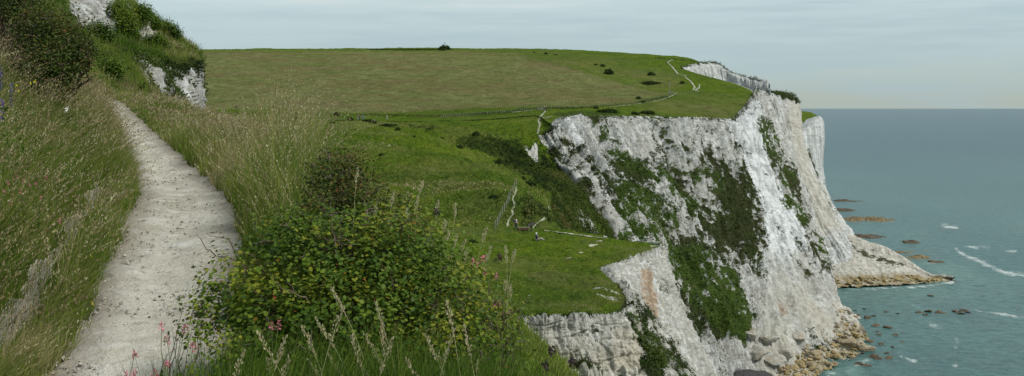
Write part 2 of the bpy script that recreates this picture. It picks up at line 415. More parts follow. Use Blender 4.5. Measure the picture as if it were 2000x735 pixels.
# path sheet and bank sheet share the grid: faces go to one or the other
nr,nc = G.shape[:2]; FA = grid_faces(nr,nc)
pf = (onpath|rutm)[FA].sum(1)>=2
edge = np.clip(1-np.abs(inp)/.30,0,1); edge = np.where(rutm,.95,edge)
Vp = fl.copy()
def sub(V, faces, attrs):
    u, inv = np.unique(faces, return_inverse=True)
    return V[u], inv.reshape(faces.shape), {k:a[u] for k,a in attrs.items()}
v,f,a = sub(fl, FA[pf], {'edge':edge})
o = link('chalk_path', mesh_np('chalk_path', v,[f],True,a), M['path']); tag(o,'worn white chalk footpath winding up between long grass','path',None,'structure')
zz0 = np.zeros(len(fl))
v,f,a = sub(fl, FA[~pf], {'dry':zz0+.3,'scrub':zz0,'chalk':zz0+np.clip(edge,0,1)*.35})
o = link('near_hillside', mesh_np('near_hillside', v,[f],True,a), M['soil']); tag(o,'steep grassy bank the footpath is cut into','hillside',None,'structure')
BV['near'] = BVHTree.FromPolygons(fl.tolist(), FA.tolist())

# ================================================================== CHALK BLUFF ABOVE THE PATH
rows = [
 [(-420,150,34),(-100,160,38),(100,190,42),(200,215,46),(260,225,54),(320,235,62),(370,245,67),(402,250,71),(404,250,88)],
 [(-420,60,38),(-100,95,42),(100,150,47),(200,180,50),(262,185,57),(320,200,64),(372,212,68),(401,210,72),(402,210,88)],
 [(-420,-60,44),(-100,0,48),(100,80,53),(200,118,58),(262,132,62),(312,140,66),(365,158,69),(397,162,73),(398,162,87)],
 [(-420,-140,50),(-100,-70,54),(100,30,60),(190,72,64),(250,98,67),(310,117,69),(362,127,71),(394,130,75),(396,130,88)],
 [(-420,-220,56),(-100,-150,60),(80,-30,66),(155,5,70),(232,40,74),(300,72,76),(350,98,78),(386,108,81),(388,108,92)],
 [(-420,-300,64),(-100,-220,66),(80,-90,72),(145,-40,75),(228,5,78),(295,40,81),(345,74,83),(376,96,86),(378,97,95)],
 [(-420,-380,90),(-100,-300,92),(80,-160,92),(140,-90,92),(222,-25,92),(285,30,93),(335,70,94),(366,96,96),(368,99,102)],
 [(-420,-330,140),(-100,-250,140),(80,-100,140),(140,-40,140),(220,20,140),(285,70,140),(330,110,140),(360,130,140),(364,140,140)],
]
G = grid_from(rows, 300, 420); N = grid_normals(G)
if N[100,200,1] > 0: N = -N
P = G.reshape(-1,3); n = N.reshape(-1,3); px,py = proj(P)
cl = np.maximum(inpoly(px,py,[(262,118),(300,124),(345,128),(398,125),(412,215),(372,225),(330,195),(290,160)],8),
     np.maximum(inpoly(px,py,[(118,-40),(215,-30),(236,40),(228,62),(190,62),(160,45),(140,20)],7), inpoly(px,py,[(272,45),(309,50),(305,82),(286,92),(276,70)],5)))
cl = np.maximum(cl, inpoly(px,py,[(240,2),(262,18),(274,40),(262,42),(246,22)],4))
blk,b2,bv = cells(P*np.array([.9,.9,.5]),31)
disp = cl*(ridged(P*np.array([1,1,.4]),.35,4,32)*.35+(bv-.5)*.45) + (1-cl)*(fbm(P,.25,4,33)*.5)
P2 = P + n*disp[:,None]
veg = 1.1-2.0*cl + fbm(P,.5,4,34)*.75*cl + .30*(cl>.2)*inpoly(px,py,[(262,110),(300,118),(345,122),(398,118),(412,150),(372,150),(330,152),(290,140)],8)
veg = np.where(inpoly(px,py,[(345,130),(400,128),(412,215),(372,225)],6)>.5, veg-.1, veg)
lush = .35+fbm(P,.2,3,35)
z0 = np.zeros(len(P))
o = grid_obj('chalk_bluff', P2.reshape(G.shape), M['bluff'], {'veg':veg,'lush':lush,'cream':.5*inpoly(px,py,[(265,45),(315,50),(305,92),(276,90)],5),'orange':z0,'dark':z0,'clean':z0+.3}, 'bluff')
tag(o,'chalk bluff with grass cap rising beyond the footpath','hillside',None,'structure')
bluff_cl = cl; bluff_P = P2; bluff_n = n; bluff_px = px; bluff_py = py

# ================================================================== DOWNS: upper field and top of the headland
RIM = [(1075,241,345),(1110,232.5,356),(1200,232,376),(1300,233,396),(1380,235,416),(1428,236.5,430)]
L0 = [(-400,238,350),(0,236,355),(200,234,360),(400,232,365),(600,230,368),(800,233,370),(950,229,372),(1045,222,372)]
rows = [
 [(p[0],p[1]+4,p[2]-8) for p in L0]+[(p[0],p[1],p[2]) for p in RIM],
 [(-400,218,400),(0,216,400),(200,215,400),(400,214,400),(600,214,400),(800,218,398),(950,214,398),(1045,210,398),(1090,211,398),(1130,212,402),(1215,213,412),(1305,213,428),(1385,213,440),(1455,212,455)],
 [(-400,180,480),(0,180,480),(200,180,480),(400,180,480),(600,180,480),(800,182,480),(950,182,480),(1050,182,480),(1110,183,481),(1170,184,484),(1240,184,490),(1320,184,495),(1400,184,499),(1476,183.5,502)],
 [(-400,152,560),(0,152,560),(200,152,560),(400,152,560),(600,152,560),(800,152,560),(950,153,560),(1050,154,560),(1110,156,560),(1170,158,560),(1240,160,560),(1310,161,560),(1375,163,560),(1441,165,560)],
 [(-400,126,640),(0,126,640),(200,126,640),(400,126,640),(600,126,640),(800,125,640),(950,126,640),(1040,127,640),(1090,129,640),(1140,130,640),(1190,132,640),(1240,133,640),(1290,134,640),(1336,134,640)],
 [(-400,108,740),(0,108,740),(200,108,740),(400,108,740),(600,107,740),(800,106,740),(950,106,740),(1040,107,740),(1090,109,738),(1145,111,730),(1205,114,715),(1270,117,695),(1335,121,675),(1401,125,657)],
 [(-400,98,850),(0,98,850),(200,97.5,850),(400,97.5,850),(600,96,850),(800,95,850),(950,95,850),(1050,96,850),(1110,98,845),(1170,101.5,830),(1230,106,800),(1290,110,765),(1355,117,720),(1428,143,655)],
 [(-400,104,1000),(0,104,1000),(200,104,1000),(400,104,1000),(600,103,1000),(800,102,1000),(950,102,1000),(1050,103,1000),(1110,106,980),(1170,110,960),(1230,116,920),(1290,124,860),(1370,140,780),(1500,162,634)],
 [(-400,140,1300),(0,140,1300),(200,140,1300),(400,140,1300),(600,140,1300),(800,140,1300),(950,140,1300),(1050,140,1300),(1110,142,1260),(1170,145,1200),(1230,150,1120),(1290,158,1000),(1370,170,860),(1500,182,720)],
]
G = grid_from(rows, 330, 620); nr,nc = G.shape[:2]
P = G.reshape(-1,3).copy(); px,py = proj(P)
ci = np.tile(np.arange(nc),nr); ri = np.repeat(np.arange(nr),nc)
edgef = np.clip((nc-1-ci)/10.,0,1)*np.clip(ri/22.,0,1)
base = P.copy()
hedge = line(px,py,[(380,222),(600,222),(760,225),(860,226),(960,222),(1040,213),(1120,211),(1230,203),(1300,190),(1310,182),(1200,160),(1120,138),(1000,111)],7)
P[:,2] += edgef*(fbm(base,.02,3,41)*1.2 + fbm(base,.12,4,42)*.55 + fbm(base,.7,3,43)*.22)
P[:,2] += edgef*.5*inpoly(px,py,[(380,218),(600,217),(760,221),(960,215),(1040,208),(1040,216),(960,224),(760,231),(600,226),(380,226)],4)*(1+.6*fbm(base,.5,2,44))
dry = inpoly(px,py,[(-500,101),(400,101),(700,100),(900,101),(1000,104),(1120,135),(1200,158),(1310,184),(1230,200),(1120,208),(1040,208),(960,213),(800,221),(600,216),(-500,216)],5)*.95
dry = np.maximum(dry, .50*inpoly(px,py,[(1000,104),(1180,122),(1330,150),(1330,180),(1200,158)],14))
dry = np.maximum(dry, .55*inpoly(px,py,[(1250,205),(1400,190),(1460,195),(1440,225),(1250,225)],14))
dry = np.clip(dry + .25*fbm(base,.03,3,45), 0, 1)
scrub = -.62 + .5*line(px,py,[(860,228),(960,224),(1040,214),(1120,211),(1200,206),(1300,192),(1312,184)],4) + .75*line(px,py,[(1000,111),(1120,137),(1200,158),(1305,180)],3)
scrub += .9*inpoly(px,py,[(1060,228),(1140,214),(1200,218),(1240,226),(1110,234)],5) + .4*inpoly(px,py,[(1260,206),(1400,205),(1430,232),(1250,232)],6)*0 + .6*line(px,py,[(380,101),(700,99),(900,98)],3)
scrub += .8*inpoly(px,py,[(1265,112),(1400,122),(1335,132),(1290,118)],5)*.7
chalk = np.zeros(len(P)) + .55*np.clip(1-(nc-1-ci)/7.,0,1)*((py<228)) + .65*np.clip(1-ri/3.,0,1)*(px>1085)
o = grid_obj('downland_field', P.reshape(G.shape), M['turf'], {'dry':dry,'scrub':scrub,'chalk':chalk}, 'downs')
tag(o,'broad grass downs rising behind the cliffs to the skyline','field',None,'structure')

# ================================================================== GREEN VALLEY AND SPUR
rows = [
 [(p[0],p[1]+1,p[2]+2) for p in L0[:7]]+[(1000,226,372),(1045,223,371),(1078,243,347)],
 [(-400,262,325),(0,262,325),(200,260,325),(400,255,325),(600,245,332),(750,249,325),(870,259,332),(980,258,338),(1040,259,340),(1072,264,337)],
 [(-400,290,285),(0,290,285),(200,288,285),(400,283,285),(600,272,288),(750,279,285),(880,297,292),(985,312,306),(1050,318,316),(1098,317,327)],
 [(-400,318,258),(0,318,258),(200,315,258),(400,308,258),(600,298,258),(750,304,255),(885,318,256),(985,336,272),(1065,350,298),(1118,350,319)],
 [(-400,350,230),(0,350,230),(200,346,230),(400,338,230),(600,330,230),(750,334,226),(880,338,222),(985,350,222),(1085,385,275),(1140,380,311)],
 [(-400,385,208),(0,385,208),(200,380,208),(400,372,208),(600,364,208),(750,364,205),(880,364,202),(1000,368,199),(1105,430,262),(1165,420,305)],
 [(-400,420,188),(0,420,188),(200,416,188),(400,408,188),(600,400,188),(750,398,186),(880,396,184),(1015,396,184),(1120,470,245),(1190,452,302)],
 [(-400,452,170),(0,452,170),(200,452,170),(400,452,170),(600,452,170),(750,450,168),(880,444,167),(1050,428,170),(1130,500,230),(1215,500,297)],
 [(-400,470,158),(0,470,158),(200,470,158),(400,470,158),(600,466,158),(750,464,158),(880,462,158),(1078,462,159),(1140,520,205),(1240,560,292)],
 [(-400,640,120),(0,640,120),(200,600,130),(400,560,135),(600,520,140),(750,500,145),(880,500,150),(1090,520,152),(1170,640,190),(1290,700,288)],
]
G = grid_from(rows, 420, 560); nr,nc = G.shape[:2]
P = G.reshape(-1,3).copy(); px,py = proj(P); base = P.copy()
ci = np.tile(np.arange(nc),nr); ri = np.repeat(np.arange(nr),nc)
gully = np.clip(inpoly(px,py,[(760,235),(870,262),(900,292),(960,318),(1010,352),(1068,400),(1072,440),(1250,600),(1250,450),(1130,365),(1078,300),(1060,262),(1000,255),(900,245)],12),0,1)
top = np.clip(ri/34.,0,1)**.8
P[:,2] += top*(fbm(base,.03,3,51)*2.2 + fbm(base*np.array([1,1.6,1]),.10,4,52)*1.0 + fbm(base,.55,4,53)*.50*(1+1.6*gully))
P[:,2] += top*.9*ridged(base*np.array([.5,1,1]),.06,3,54)*(1-gully)*.5
scrub = -.66 + .86*gully*inpoly(px,py,[(870,290),(960,318),(1010,352),(1068,400),(1072,440),(1250,600),(1250,450),(1130,365),(1078,318),(1060,290),(1000,275),(940,270)],12)
scrub += .45*inpoly(px,py,[(760,240),(850,250),(930,275),(900,292),(830,268)],8)+.15*gully
scrub += .5*inpoly(px,py,[(930,375),(960,372),(985,385),(985,405),(950,400)],8) + .6*inpoly(px,py,[(1020,410),(1066,402),(1075,440),(1050,446),(1020,436)],6)
scrub += .3*fbm(base,.05,3,55)
dry = np.clip(.04+.60*fbm(base,.04,4,56)+.4*inpoly(px,py,[(400,225),(620,225),(860,240),(860,260),(600,243)],6),0,1)
chalk = .9*inpoly(px,py,[(1023,287),(1037,296),(1050,284),(1051,322),(1045,323),(1036,306)],3)
chalk += .5*inpoly(px,py,[(1135,410),(1165,440),(1180,470),(1160,468),(1130,440),(1115,420)],6)
o = grid_obj('valley_slope', P.reshape(G.shape), M['turf'], {'dry':dry,'scrub':scrub,'chalk':chalk}, 'valley')
tag(o,'bright green grassy spur and scrubby gully below the field','hillside',None,'structure')
valley = (P.copy(), px.copy(), py.copy(), gully, scrub)

# ================================================================== PROMONTORY TOP
def rr(pts): return pts
rows = [
 [(300,470,168),(600,462,165),(800,460,165),(900,458,165),(1000,457,165),(1080,457,165),(1140,462,162),(1190,470,159),(1236,477,157)],
 [(300,456,150),(600,455,150),(800,451,150),(900,449.5,150),(1000,449,150),(1080,452,150),(1150,461,150),(1205,468,150),(1252,475,151)],
 [(300,475,139),(600,475,139),(800,471,139),(900,470,139),(1000,468,139),(1090,471,139.5),(1170,475,140.5),(1235,478,141.5),(1290,478.5,142)],
 [(300,488,131),(600,488,131),(800,486,131),(900,485,131),(1000,484,131),(1090,485,131.5),(1170,486,132.5),(1235,487,133.5),(1288,486.5,134)],
 [(300,502,125),(600,502,125),(800,499,125),(900,498,125),(1000,497,125),(1080,497,125),(1150,497,126),(1205,497.5,126.5),(1255,497.5,127)],
 [(300,514,121),(600,514,121),(800,511,121),(900,510,121),(1000,509,121),(1070,509,121),(1120,511,121),(1165,512,121),(1210,512.5,121)],
 [(300,527,117),(600,527,117),(800,524,117),(900,522,117),(1000,521,117),(1050,522,117),(1095,524,117),(1135,526,117),(1170,527.5,117)],
 [(300,560,108),(600,560,108),(800,558,108),(900,556,108),(1000,554,108),(1060,554,108),(1110,555,108),(1160,557,108),(1205,558.5,108)],
 [(300,592,100),(600,592,100),(800,590,100),(900,589,100),(1000,588,100),(1060,587,100.5),(1120,588,101),(1175,589,101),(1222,590.5,101)],
 [(300,660,85),(600,650,86),(800,640,88),(900,631,90),(1000,622.5,91),(1065,618.5,92),(1120,617.5,93.5),(1160,616.5,95),(1205,614.5,96)],
]
G = grid_from(rows, 300, 480); nr,nc = G.shape[:2]
P = G.reshape(-1,3).copy(); px,py = proj(P); base = P.copy()
ci = np.tile(np.arange(nc),nr); ri = np.repeat(np.arange(nr),nc)
ef = np.clip((nc-1-ci)/8.,0,1)*np.clip((nr-1-ri)/6.,0,1)
P[:,2] += (.25+.75*ef)*(fbm(base,.07,3,61)*.55 + fbm(base,.45,4,62)*.34 + fbm(base,1.8,3,63)*.13)
P[:,2] += ef*ridged(base,.22,3,64)*.10
chalk = .45*np.clip(1-(nc-1-ci)/9.,0,1)+.45*np.clip(1-(nr-1-ri)/6.,0,1)*(px>985)
chalk = np.maximum(chalk, .72*inpoly(px,py,[(1140,562),(1170,558),(1205,560),(1222,590),(1215,612),(1195,600),(1165,588)],8)*(fbm(base,.8,3,65)+.45))
scrub = -.62+.55*np.clip(1-(nc-1-ci)/16.,0,1)+.55*np.clip(1-(nr-1-ri)/10.,0,1)+.5*inpoly(px,py,[(1140,555),(1205,557),(1222,600),(1205,614),(1165,600)],12) + .15*fbm(base,.1,3,66)
dry = np.clip(.05+.70*fbm(base,.09,4,67),0,1)
o = grid_obj('promontory_turf', P.reshape(G.shape), M['turf_near'], {'dry':dry,'scrub':scrub,'chalk':chalk}, 'prom')
tag(o,'flat green turf on top of the near promontory','hillside',None,'structure')
prom = (P.copy(), px, py, scrub)

# ================================================================== CLIFF FACES
def face(name, cols, nr, nc, mat, fields, amp, key, label, cell=(3,5), camp=.8, rimfade=5, freq=.09, tozero=True, inland=(0,7,-1.2), seed=71, wash=None, ribs=0):
    Pc = [[W(*q) for q in c] for c in cols]
    for c in Pc:
        if tozero:
            e = c[-1]; p = c[-2]; dr = e-p
            if e[2] > 1: c.append(np.array([e[0]+dr[0]*.6, e[1]+dr[1]*.6, -2.0]))
            else: c.append(np.array([e[0]+.3*dr[0], e[1]+.3*dr[1], -4.0]))
        c.insert(0, c[0]+np.array(inland))
    A = np.array(Pc).swapaxes(0,1)         # rows x cols
    tr = _spread(A, nr); A2 = _cr(A, tr); Q = A2.swapaxes(0,1); tc = _spread(Q, nc); G = _cr(Q, tc).swapaxes(0,1)
    N = grid_normals(G)
    if N[nr//2,nc//2,1] > 0: N = -N
    P = G.reshape(-1,3); n = N.reshape(-1,3); px,py = proj(P)
    rowt = np.repeat(tr, nc)
    rim = np.clip((rowt-1.0)*rimfade,0,1)
    ctt = np.tile(tc, nr); f = fields(P, px, py, rowt, ctt); ribd = 0
    if ribs:
        q = np.stack([ctt*1.9+.5*fbm(P,.02,2,seed+21), rowt*.30, 0*rowt],1); rib = ridged(q,1.0,3,seed+20,.55)
        q2 = np.stack([ctt*6.5, rowt*.35, 0*rowt],1); rib2 = ridged(q2,1.0,3,seed+22,.5)
        ribd = ribs*(rib-.6)+ribs*.34*(rib2-.6); f['veg'] = f['veg'] - .22*(rib-.6) - .20*(rib2-.6)
    chalky = sstep(.35,-.25,f['veg'])
    st = np.array([1,1,.28])
    al = P[:,0]*.8+P[:,1]*.6
    def blocks(h, w, sd):
        zz = P[:,2]/h + 1.1*fbm(P,.10/h*2,2,sd)+.25*fbm(P,.9/h,2,sd+3); ly = np.floor(zz)
        aa = al/w + .9*fbm(P,.25/w,2,sd+1) + _h(ly.astype(np.int64),ly.astype(np.int64)*0,ly.astype(np.int64)*0,sd)/4294967296.*.7
        ja = np.floor(aa); hv = _h(ly.astype(np.int64), ja.astype(np.int64), 0*ja.astype(np.int64), sd+2)/4294967296.
        fz = np.abs(zz-ly-.5)*2; fa = np.abs(aa-ja-.5)*2
        gz = sstep(.80,1.0,fz); ga = sstep(.86,1.0,fa)
        return hv-.5, np.maximum(gz*.9,ga*.7)
    h1,g1 = blocks(cell[0],cell[1],seed+11); h2,g2 = blocks(cell[0]*.37,cell[1]*.4,seed+15)
    disp = ribd + amp*(ridged(P*st,freq,4,seed+1)*.6 + fbm(P*st,freq*.35,3,seed+2)*1.1)
    disp = disp + camp*((h1 - .35*g1) + .35*(h2-.4*g2) + .55*fbm(P*np.array([1,1,.5]),freq*7,4,seed+3))*(.3+.7*chalky)*(1-.62*np.clip(f.get('clean',0)+f.get('smooth',0),0,1))
    disp = disp + .5*camp*(1-chalky)*(1+fbm(P,freq*10,3,seed+7)*1.5)
    f['veg'] = f['veg'] + .10*chalky*sstep(.5,1,g1)
    P2 = P + n*(disp*rim*np.clip(.25+.75*rim,0,1))[:,None]
    # ragged lip
    lip = (rowt>.4)&(rowt<1.3); P2[:,2] += np.where(lip, (fbm(P,cell[0]*3,3,seed+6)*camp*.9), 0)
    if wash: wash(P2, rowt)
    o = grid_obj(name, P2.reshape(G.shape), mat, f, key); tag(o, label, 'cliff', None, 'structure')
    return P2, n, px, py, f

# --- main headland
C = [
 [(1068,262,335),(1095,315,325),(1135,375,312),(1180,451,302),(1230,560,292),(1290,790,285)],
 [(1085,238,345),(1120,310,335),(1160,370,325),(1215,450,312),(1270,580,300),(1320,790,292)],
 [(1110,231,355),(1155,310,345),(1200,380,335),(1255,470,320),(1310,610,307),(1365,800,300)],
 [(1200,231,375),(1230,315,362),(1265,400,350),(1308,505,336),(1355,640,322),(1405,790,312)],
 [(1300,232,395),(1320,320,382),(1345,410,368),(1375,510,352),(1410,640,336),(1445,775,325)],
 [(1380,234,415),(1395,330,402),(1412,420,388),(1434,520,373),(1462,640,354),(1482,750,339)],
 [(1428,236,430),(1440,330,416),(1455,430,402),(1475,535,384),(1505,650,363),(1525,725,354)],
 [(1455,212,455),(1476,310,440),(1500,420,424),(1530,540,404),(1560,640,386),(1580,700,373)],
 [(1476,184,500),(1504,285,478),(1536,395,456),(1572,500,434),(1602,590,416),(1620,655,405)],
 [(1479,177,560),(1517,262,535),(1558,372,500),(1596,485,465),(1622,580,439),(1642,640,426)],
 [(1478,172,640),(1500,262,610),(1530,365,570),(1560,470,530),(1590,560,500),(1600,600,470)],
]
C.insert(0,[(a-70,b+55,c+4) for a,b,c in C[0]])
def fC(P, px, py, rt, ct):
    s = np.array([1,1,.6])
    nz = fbm(P*s,.07,4,81)*.75 + fbm(P*s,.35,4,82)*.75 + .22*fbm(np.stack([ct*4.5,rt*.9,0*ct],1),1.0,4,86) + .35*fbm(P,1.1,3,87)
    b = np.full(len(P), -.25)
    b += .26*inpoly(px,py,[(1285,490),(1350,485),(1445,600),(1450,664),(1370,668),(1335,620),(1318,560)],9)
    b += .27*inpoly(px,py,[(1170,325),(1260,300),(1300,300),(1440,330),(1480,390),(1482,640),(1440,675),(1330,600),(1290,480),(1200,470),(1130,400)],18)
    b += .38*inpoly(px,py,[(1190,378),(1215,368),(1245,375),(1280,395),(1312,440),(1300,478),(1200,475),(1188,425)],9)
    b += .34*inpoly(px,py,[(1255,470),(1350,485),(1400,535),(1440,600),(1452,668),(1400,665),(1345,620),(1300,560)],12)
    b += .42*inpoly(px,py,[(1170,322),(1240,322),(1330,335),(1400,345),(1350,370),(1260,362),(1190,352)],9)
    b += .50*inpoly(px,py,[(1395,330),(1440,330),(1478,400),(1480,470),(1440,520),(1400,460),(1390,390)],14)
    b += .28*inpoly(px,py,[(1380,250),(1420,255),(1410,330),(1360,320)],14)
    b += .55*line(px,py,[(1255,240),(1285,300),(1330,400),(1380,480),(1420,560)],12)*.8
    b += .55*inpoly(px,py,[(1070,262),(1100,312),(1140,368),(1200,460),(1250,560),(1225,560),(1150,460),(1085,350)],9)
    b += .45*line(px,py,[(1135,325),(1165,360),(1195,420),(1225,470)],11)
    b += 1.0*line(px,py,[(1483,240),(1498,290),(1520,335),(1550,390),(1568,430)],16)
    b += .75*line(px,py,[(1442,318),(1470,380),(1500,430),(1530,460)],14)
    b += .70*line(px,py,[(1530,395),(1560,440),(1580,470),(1600,520)],16)
    b += .55*line(px,py,[(1500,450),(1530,500),(1560,540),(1570,590)],12)
    b -= .45*inpoly(px,py,[(1445,250),(1475,260),(1490,330),(1540,430),(1560,560),(1600,640),(1460,650),(1490,540),(1480,420),(1435,320)],10)
    b -= .45*inpoly(px,py,[(1455,560),(1600,560),(1640,640),(1520,740),(1455,740)],10)
    b -= .50*inpoly(px,py,[(1355,665),(1450,668),(1460,740),(1340,740)],8)
    b -= .30*inpoly(px,py,[(1075,240),(1130,236),(1300,238),(1280,300),(1140,310)],12)
    b += .45*sstep(1.12,1.0,rt)
    lush = np.clip(.15+fbm(P,.04,3,83)*.8+.75*inpoly(px,py,[(1190,375),(1275,380),(1312,440),(1300,478),(1350,485),(1450,600),(1450,668),(1400,665),(1290,560),(1200,475)],12),0,1)
    cream = .55*inpoly(px,py,[(1480,560),(1560,520),(1640,640),(1560,735),(1460,735)],30)*(.6+.8*fbm(P,.05,2,84))
    cream = cream + .35*inpoly(px,py,[(1290,540),(1340,560),(1350,620),(1310,620)],14)
    og = .45*inpoly(px,py,[(1495,575),(1530,590),(1535,640),(1500,640)],10)*(.5+fbm(P,.1,2,85))
    clean = .85*inpoly(px,py,[(1415,245),(1470,195),(1482,240),(1500,320),(1560,440),(1600,560),(1560,640),(1500,600),(1470,520),(1480,420),(1440,320)],16)+.5*inpoly(px,py,[(1078,240),(1120,238),(1150,330),(1110,300)],10)
    clean = clean*(1-.75*inpoly(px,py,[(1440,520),(1620,470),(1660,640),(1560,740),(1440,740)],30))
    b += .20*inpoly(px,py,[(1195,430),(1300,410),(1400,440),(1482,470),(1470,560),(1448,660),(1400,680),(1330,650),(1290,560)],16)
    b += .12*inpoly(px,py,[(1385,400),(1480,400),(1482,470),(1462,560),(1420,520)],10)
    b += .55*inpoly(px,py,[(1302,500),(1330,515),(1368,610),(1392,670),(1425,740),(1392,740),(1340,660),(1302,560)],8)
    smooth = inpoly(px,py,[(1455,480),(1600,480),(1650,640),(1560,740),(1450,740)],25)
    return {'veg':b+nz,'lush':lush,'cream':np.clip(cream,0,1),'orange':np.clip(og,0,1),'dark':np.zeros(len(P)),'clean':clean,'smooth':smooth}
main = face('headland_cliff', C, 620, 640, M['cliff'], fC, 1.7, 'main', 'tall white chalk cliff face streaked with dark scrub', (3.6,6.5), .75, 5, .055, seed=71, ribs=2.4)

# --- second headland with the pale fall
D = [
 [(1333,132,638),(1345,180,632),(1360,240,625),(1380,300,610),(1400,380,590),(1420,480,570)],
 [(1365,126,648),(1380,180,640),(1395,240,630),(1410,300,615),(1430,380,598),(1450,500,568)],
 [(1400,124,656),(1412,180,645),(1428,240,635),(1445,300,622),(1465,380,602),(1490,510,565)],
 [(1426,141,652),(1438,190,642),(1452,250,630),(1470,310,618),(1492,390,598),(1520,520,560)],
 [(1462,152,642),(1474,200,632),(1488,255,620),(1506,320,606),(1530,400,588),(1560,530,552)],
 [(1499,160,630),(1508,225,618),(1522,310,604),(1545,390,590),(1575,460,575),(1605,540,550)],
 [(1502,179,624),(1516,235,613),(1532,310,601),(1560,385,588),(1592,450,577),(1625,530,555)],
 [(1524,181,630),(1534,238,617),(1548,310,603),(1582,382,592),(1612,445,582),(1650,510,560)],
 [(1550,186,640),(1556,240,626),(1568,310,614),(1604,380,604),(1632,436,596),(1668,490,575)],
 [(1553,190,670),(1559,240,655),(1573,310,642),(1612,380,630),(1641,440,620),(1672,478,600)],
 [(1551,192,720),(1556,240,710),(1568,310,700),(1602,370,690),(1630,430,680),(1660,450,660)],
]
def fD(P, px, py, rt, ct):
    nz = fbm(P,.06,4,91)*.5+fbm(P,.3,3,92)*.4
    b = np.full(len(P), -.80)
    b += 1.5*inpoly(px,py,[(1500,178),(1530,180),(1552,190),(1562,206),(1535,200),(1512,188)],3)
    b += 1.1*sstep(1.10,1.0,rt)*((px<1480)|(px>1505))
    b += .65*line(px,py,[(1582,330),(1605,380),(1635,440)],9)
    cream = np.clip(.04+.55*inpoly(px,py,[(1530,190),(1565,200),(1580,330),(1640,450),(1580,470),(1545,330)],10),0,1)
    og = .35*inpoly(px,py,[(1530,215),(1562,218),(1560,255),(1535,250)],8)
    return {'veg':b+nz,'lush':np.full(len(P),.3),'cream':cream,'orange':og,'dark':np.zeros(len(P)),'clean':np.full(len(P),.45)}
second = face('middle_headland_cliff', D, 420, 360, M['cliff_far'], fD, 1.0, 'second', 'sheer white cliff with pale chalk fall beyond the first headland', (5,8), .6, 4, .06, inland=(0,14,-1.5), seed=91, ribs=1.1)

# --- third headland
E = [
 [(1560,262,735),(1566,310,733),(1574,360,731),(1596,410,730),(1622,440,730),(1632,468,715)],
 [(1572,259,742),(1576,310,740),(1584,360,738),(1604,410,736),(1630,440,736),(1640,465,725)],
 [(1586,246,750),(1590,300,748),(1594,355,746),(1610,400,744),(1634,432,744),(1646,460,738)],
 [(1602,230,760),(1607,270,758),(1604,330,755),(1612,385,753),(1638,432,752),(1650,456,748)],
 [(1606,233,790),(1609,272,785),(1606,330,782),(1615,385,780),(1641,430,778),(1654,448,770)],
 [(1603,240,850),(1606,272,850),(1604,330,845),(1613,380,840),(1636,415,835),(1646,430,830)],
]
def fE(P, px, py, rt, ct):
    nz = fbm(P,.05,4,101)*.5+fbm(P,.25,3,102)*.4
    b = np.full(len(P), -.75) + .95*inpoly(px,py,[(1572,285),(1582,290),(1602,345),(1608,385),(1592,375),(1574,330)],6) + .6*line(px,py,[(1606,350),(1622,400),(1640,440)],6)
    z=np.zeros(len(P)); return {'veg':b+nz,'lush':z+.25,'cream':z+.1,'orange':z,'dark':z,'clean':z+.6}
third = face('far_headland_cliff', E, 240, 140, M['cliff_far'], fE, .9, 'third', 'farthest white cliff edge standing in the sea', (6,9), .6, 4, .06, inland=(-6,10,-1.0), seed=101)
rows = [[(1540,282,728),(1560,262,735),(1572,259.3,742),(1586,246.3,750),(1602,230.3,760)],[(1540,250,765),(1560,240,768),(1574,238,772),(1588,234,776),(1604,231,785)],[(1530,218,800),(1556,217,803),(1574,219,806),(1588,222,808),(1604,231,815)],[(1530,222,900),(1556,222,900),(1574,224,900),(1588,226,900),(1600,232,900)]]
G = grid_from(rows,60,80); P=G.reshape(-1,3).copy(); P[:,2]+=fbm(P,.1,3,105)*.5; z=np.zeros(len(P))
o = grid_obj('far_headland_turf', P.reshape(G.shape), M['turf'], {'dry':z+.1,'scrub':z-.2,'chalk':z}, 'thirdtop'); tag(o,'sloping green cap of the farthest headland','hillside',None,'structure')

# --- near promontory faces
GP = [
 [(600,640,86),(600,700,84),(600,760,82),(600,820,81),(600,900,79)],
 [(900,631,90),(898,660,89),(896,700,88),(893,760,87),(890,860,85)],
 [(1000,622.5,91),(999,650,90.5),(998,680,90),(996,740,89),(992,850,87)],
 [(1065,618.5,92),(1066,650,91.5),(1068,690,91),(1070,740,90.5),(1072,850,89)],
 [(1120,617.5,93.5),(1124,650,93),(1130,690,92),(1136,740,91.5),(1142,850,90)],
 [(1205,614.5,96),(1222,650,95),(1234,690,94),(1244,740,93),(1252,850,91)],
 [(1222,590.5,101),(1252,650,98.5),(1278,700,97),(1302,745,96),(1330,850,94)],
 [(1205,558.5,108),(1250,615,104),(1287,680,101),(1318,740,99),(1352,850,97)],
 [(1170,527.5,117),(1236,585,111),(1275,650,107),(1316,735,104),(1358,850,100)],
 [(1210,512.5,121),(1252,575,116),(1286,645,111),(1334,735,107),(1372,850,103)],
 [(1255,497.5,127),(1274,560,122),(1300,640,116),(1354,735,112),(1392,850,107)],
 [(1288,486.5,134),(1300,545,129),(1320,610,123),(1382,735,117),(1412,850,111)],
 [(1290,478.5,142),(1303,545,140),(1322,610,136),(1384,735,130),(1414,850,124)],
 [(1252,475,151),(1270,545,152),(1300,610,152),(1350,735,150),(1380,850,146)],
 [(1236,477,157),(1240,545,163),(1262,610,168),(1300,735,170),(1320,850,168)],
]
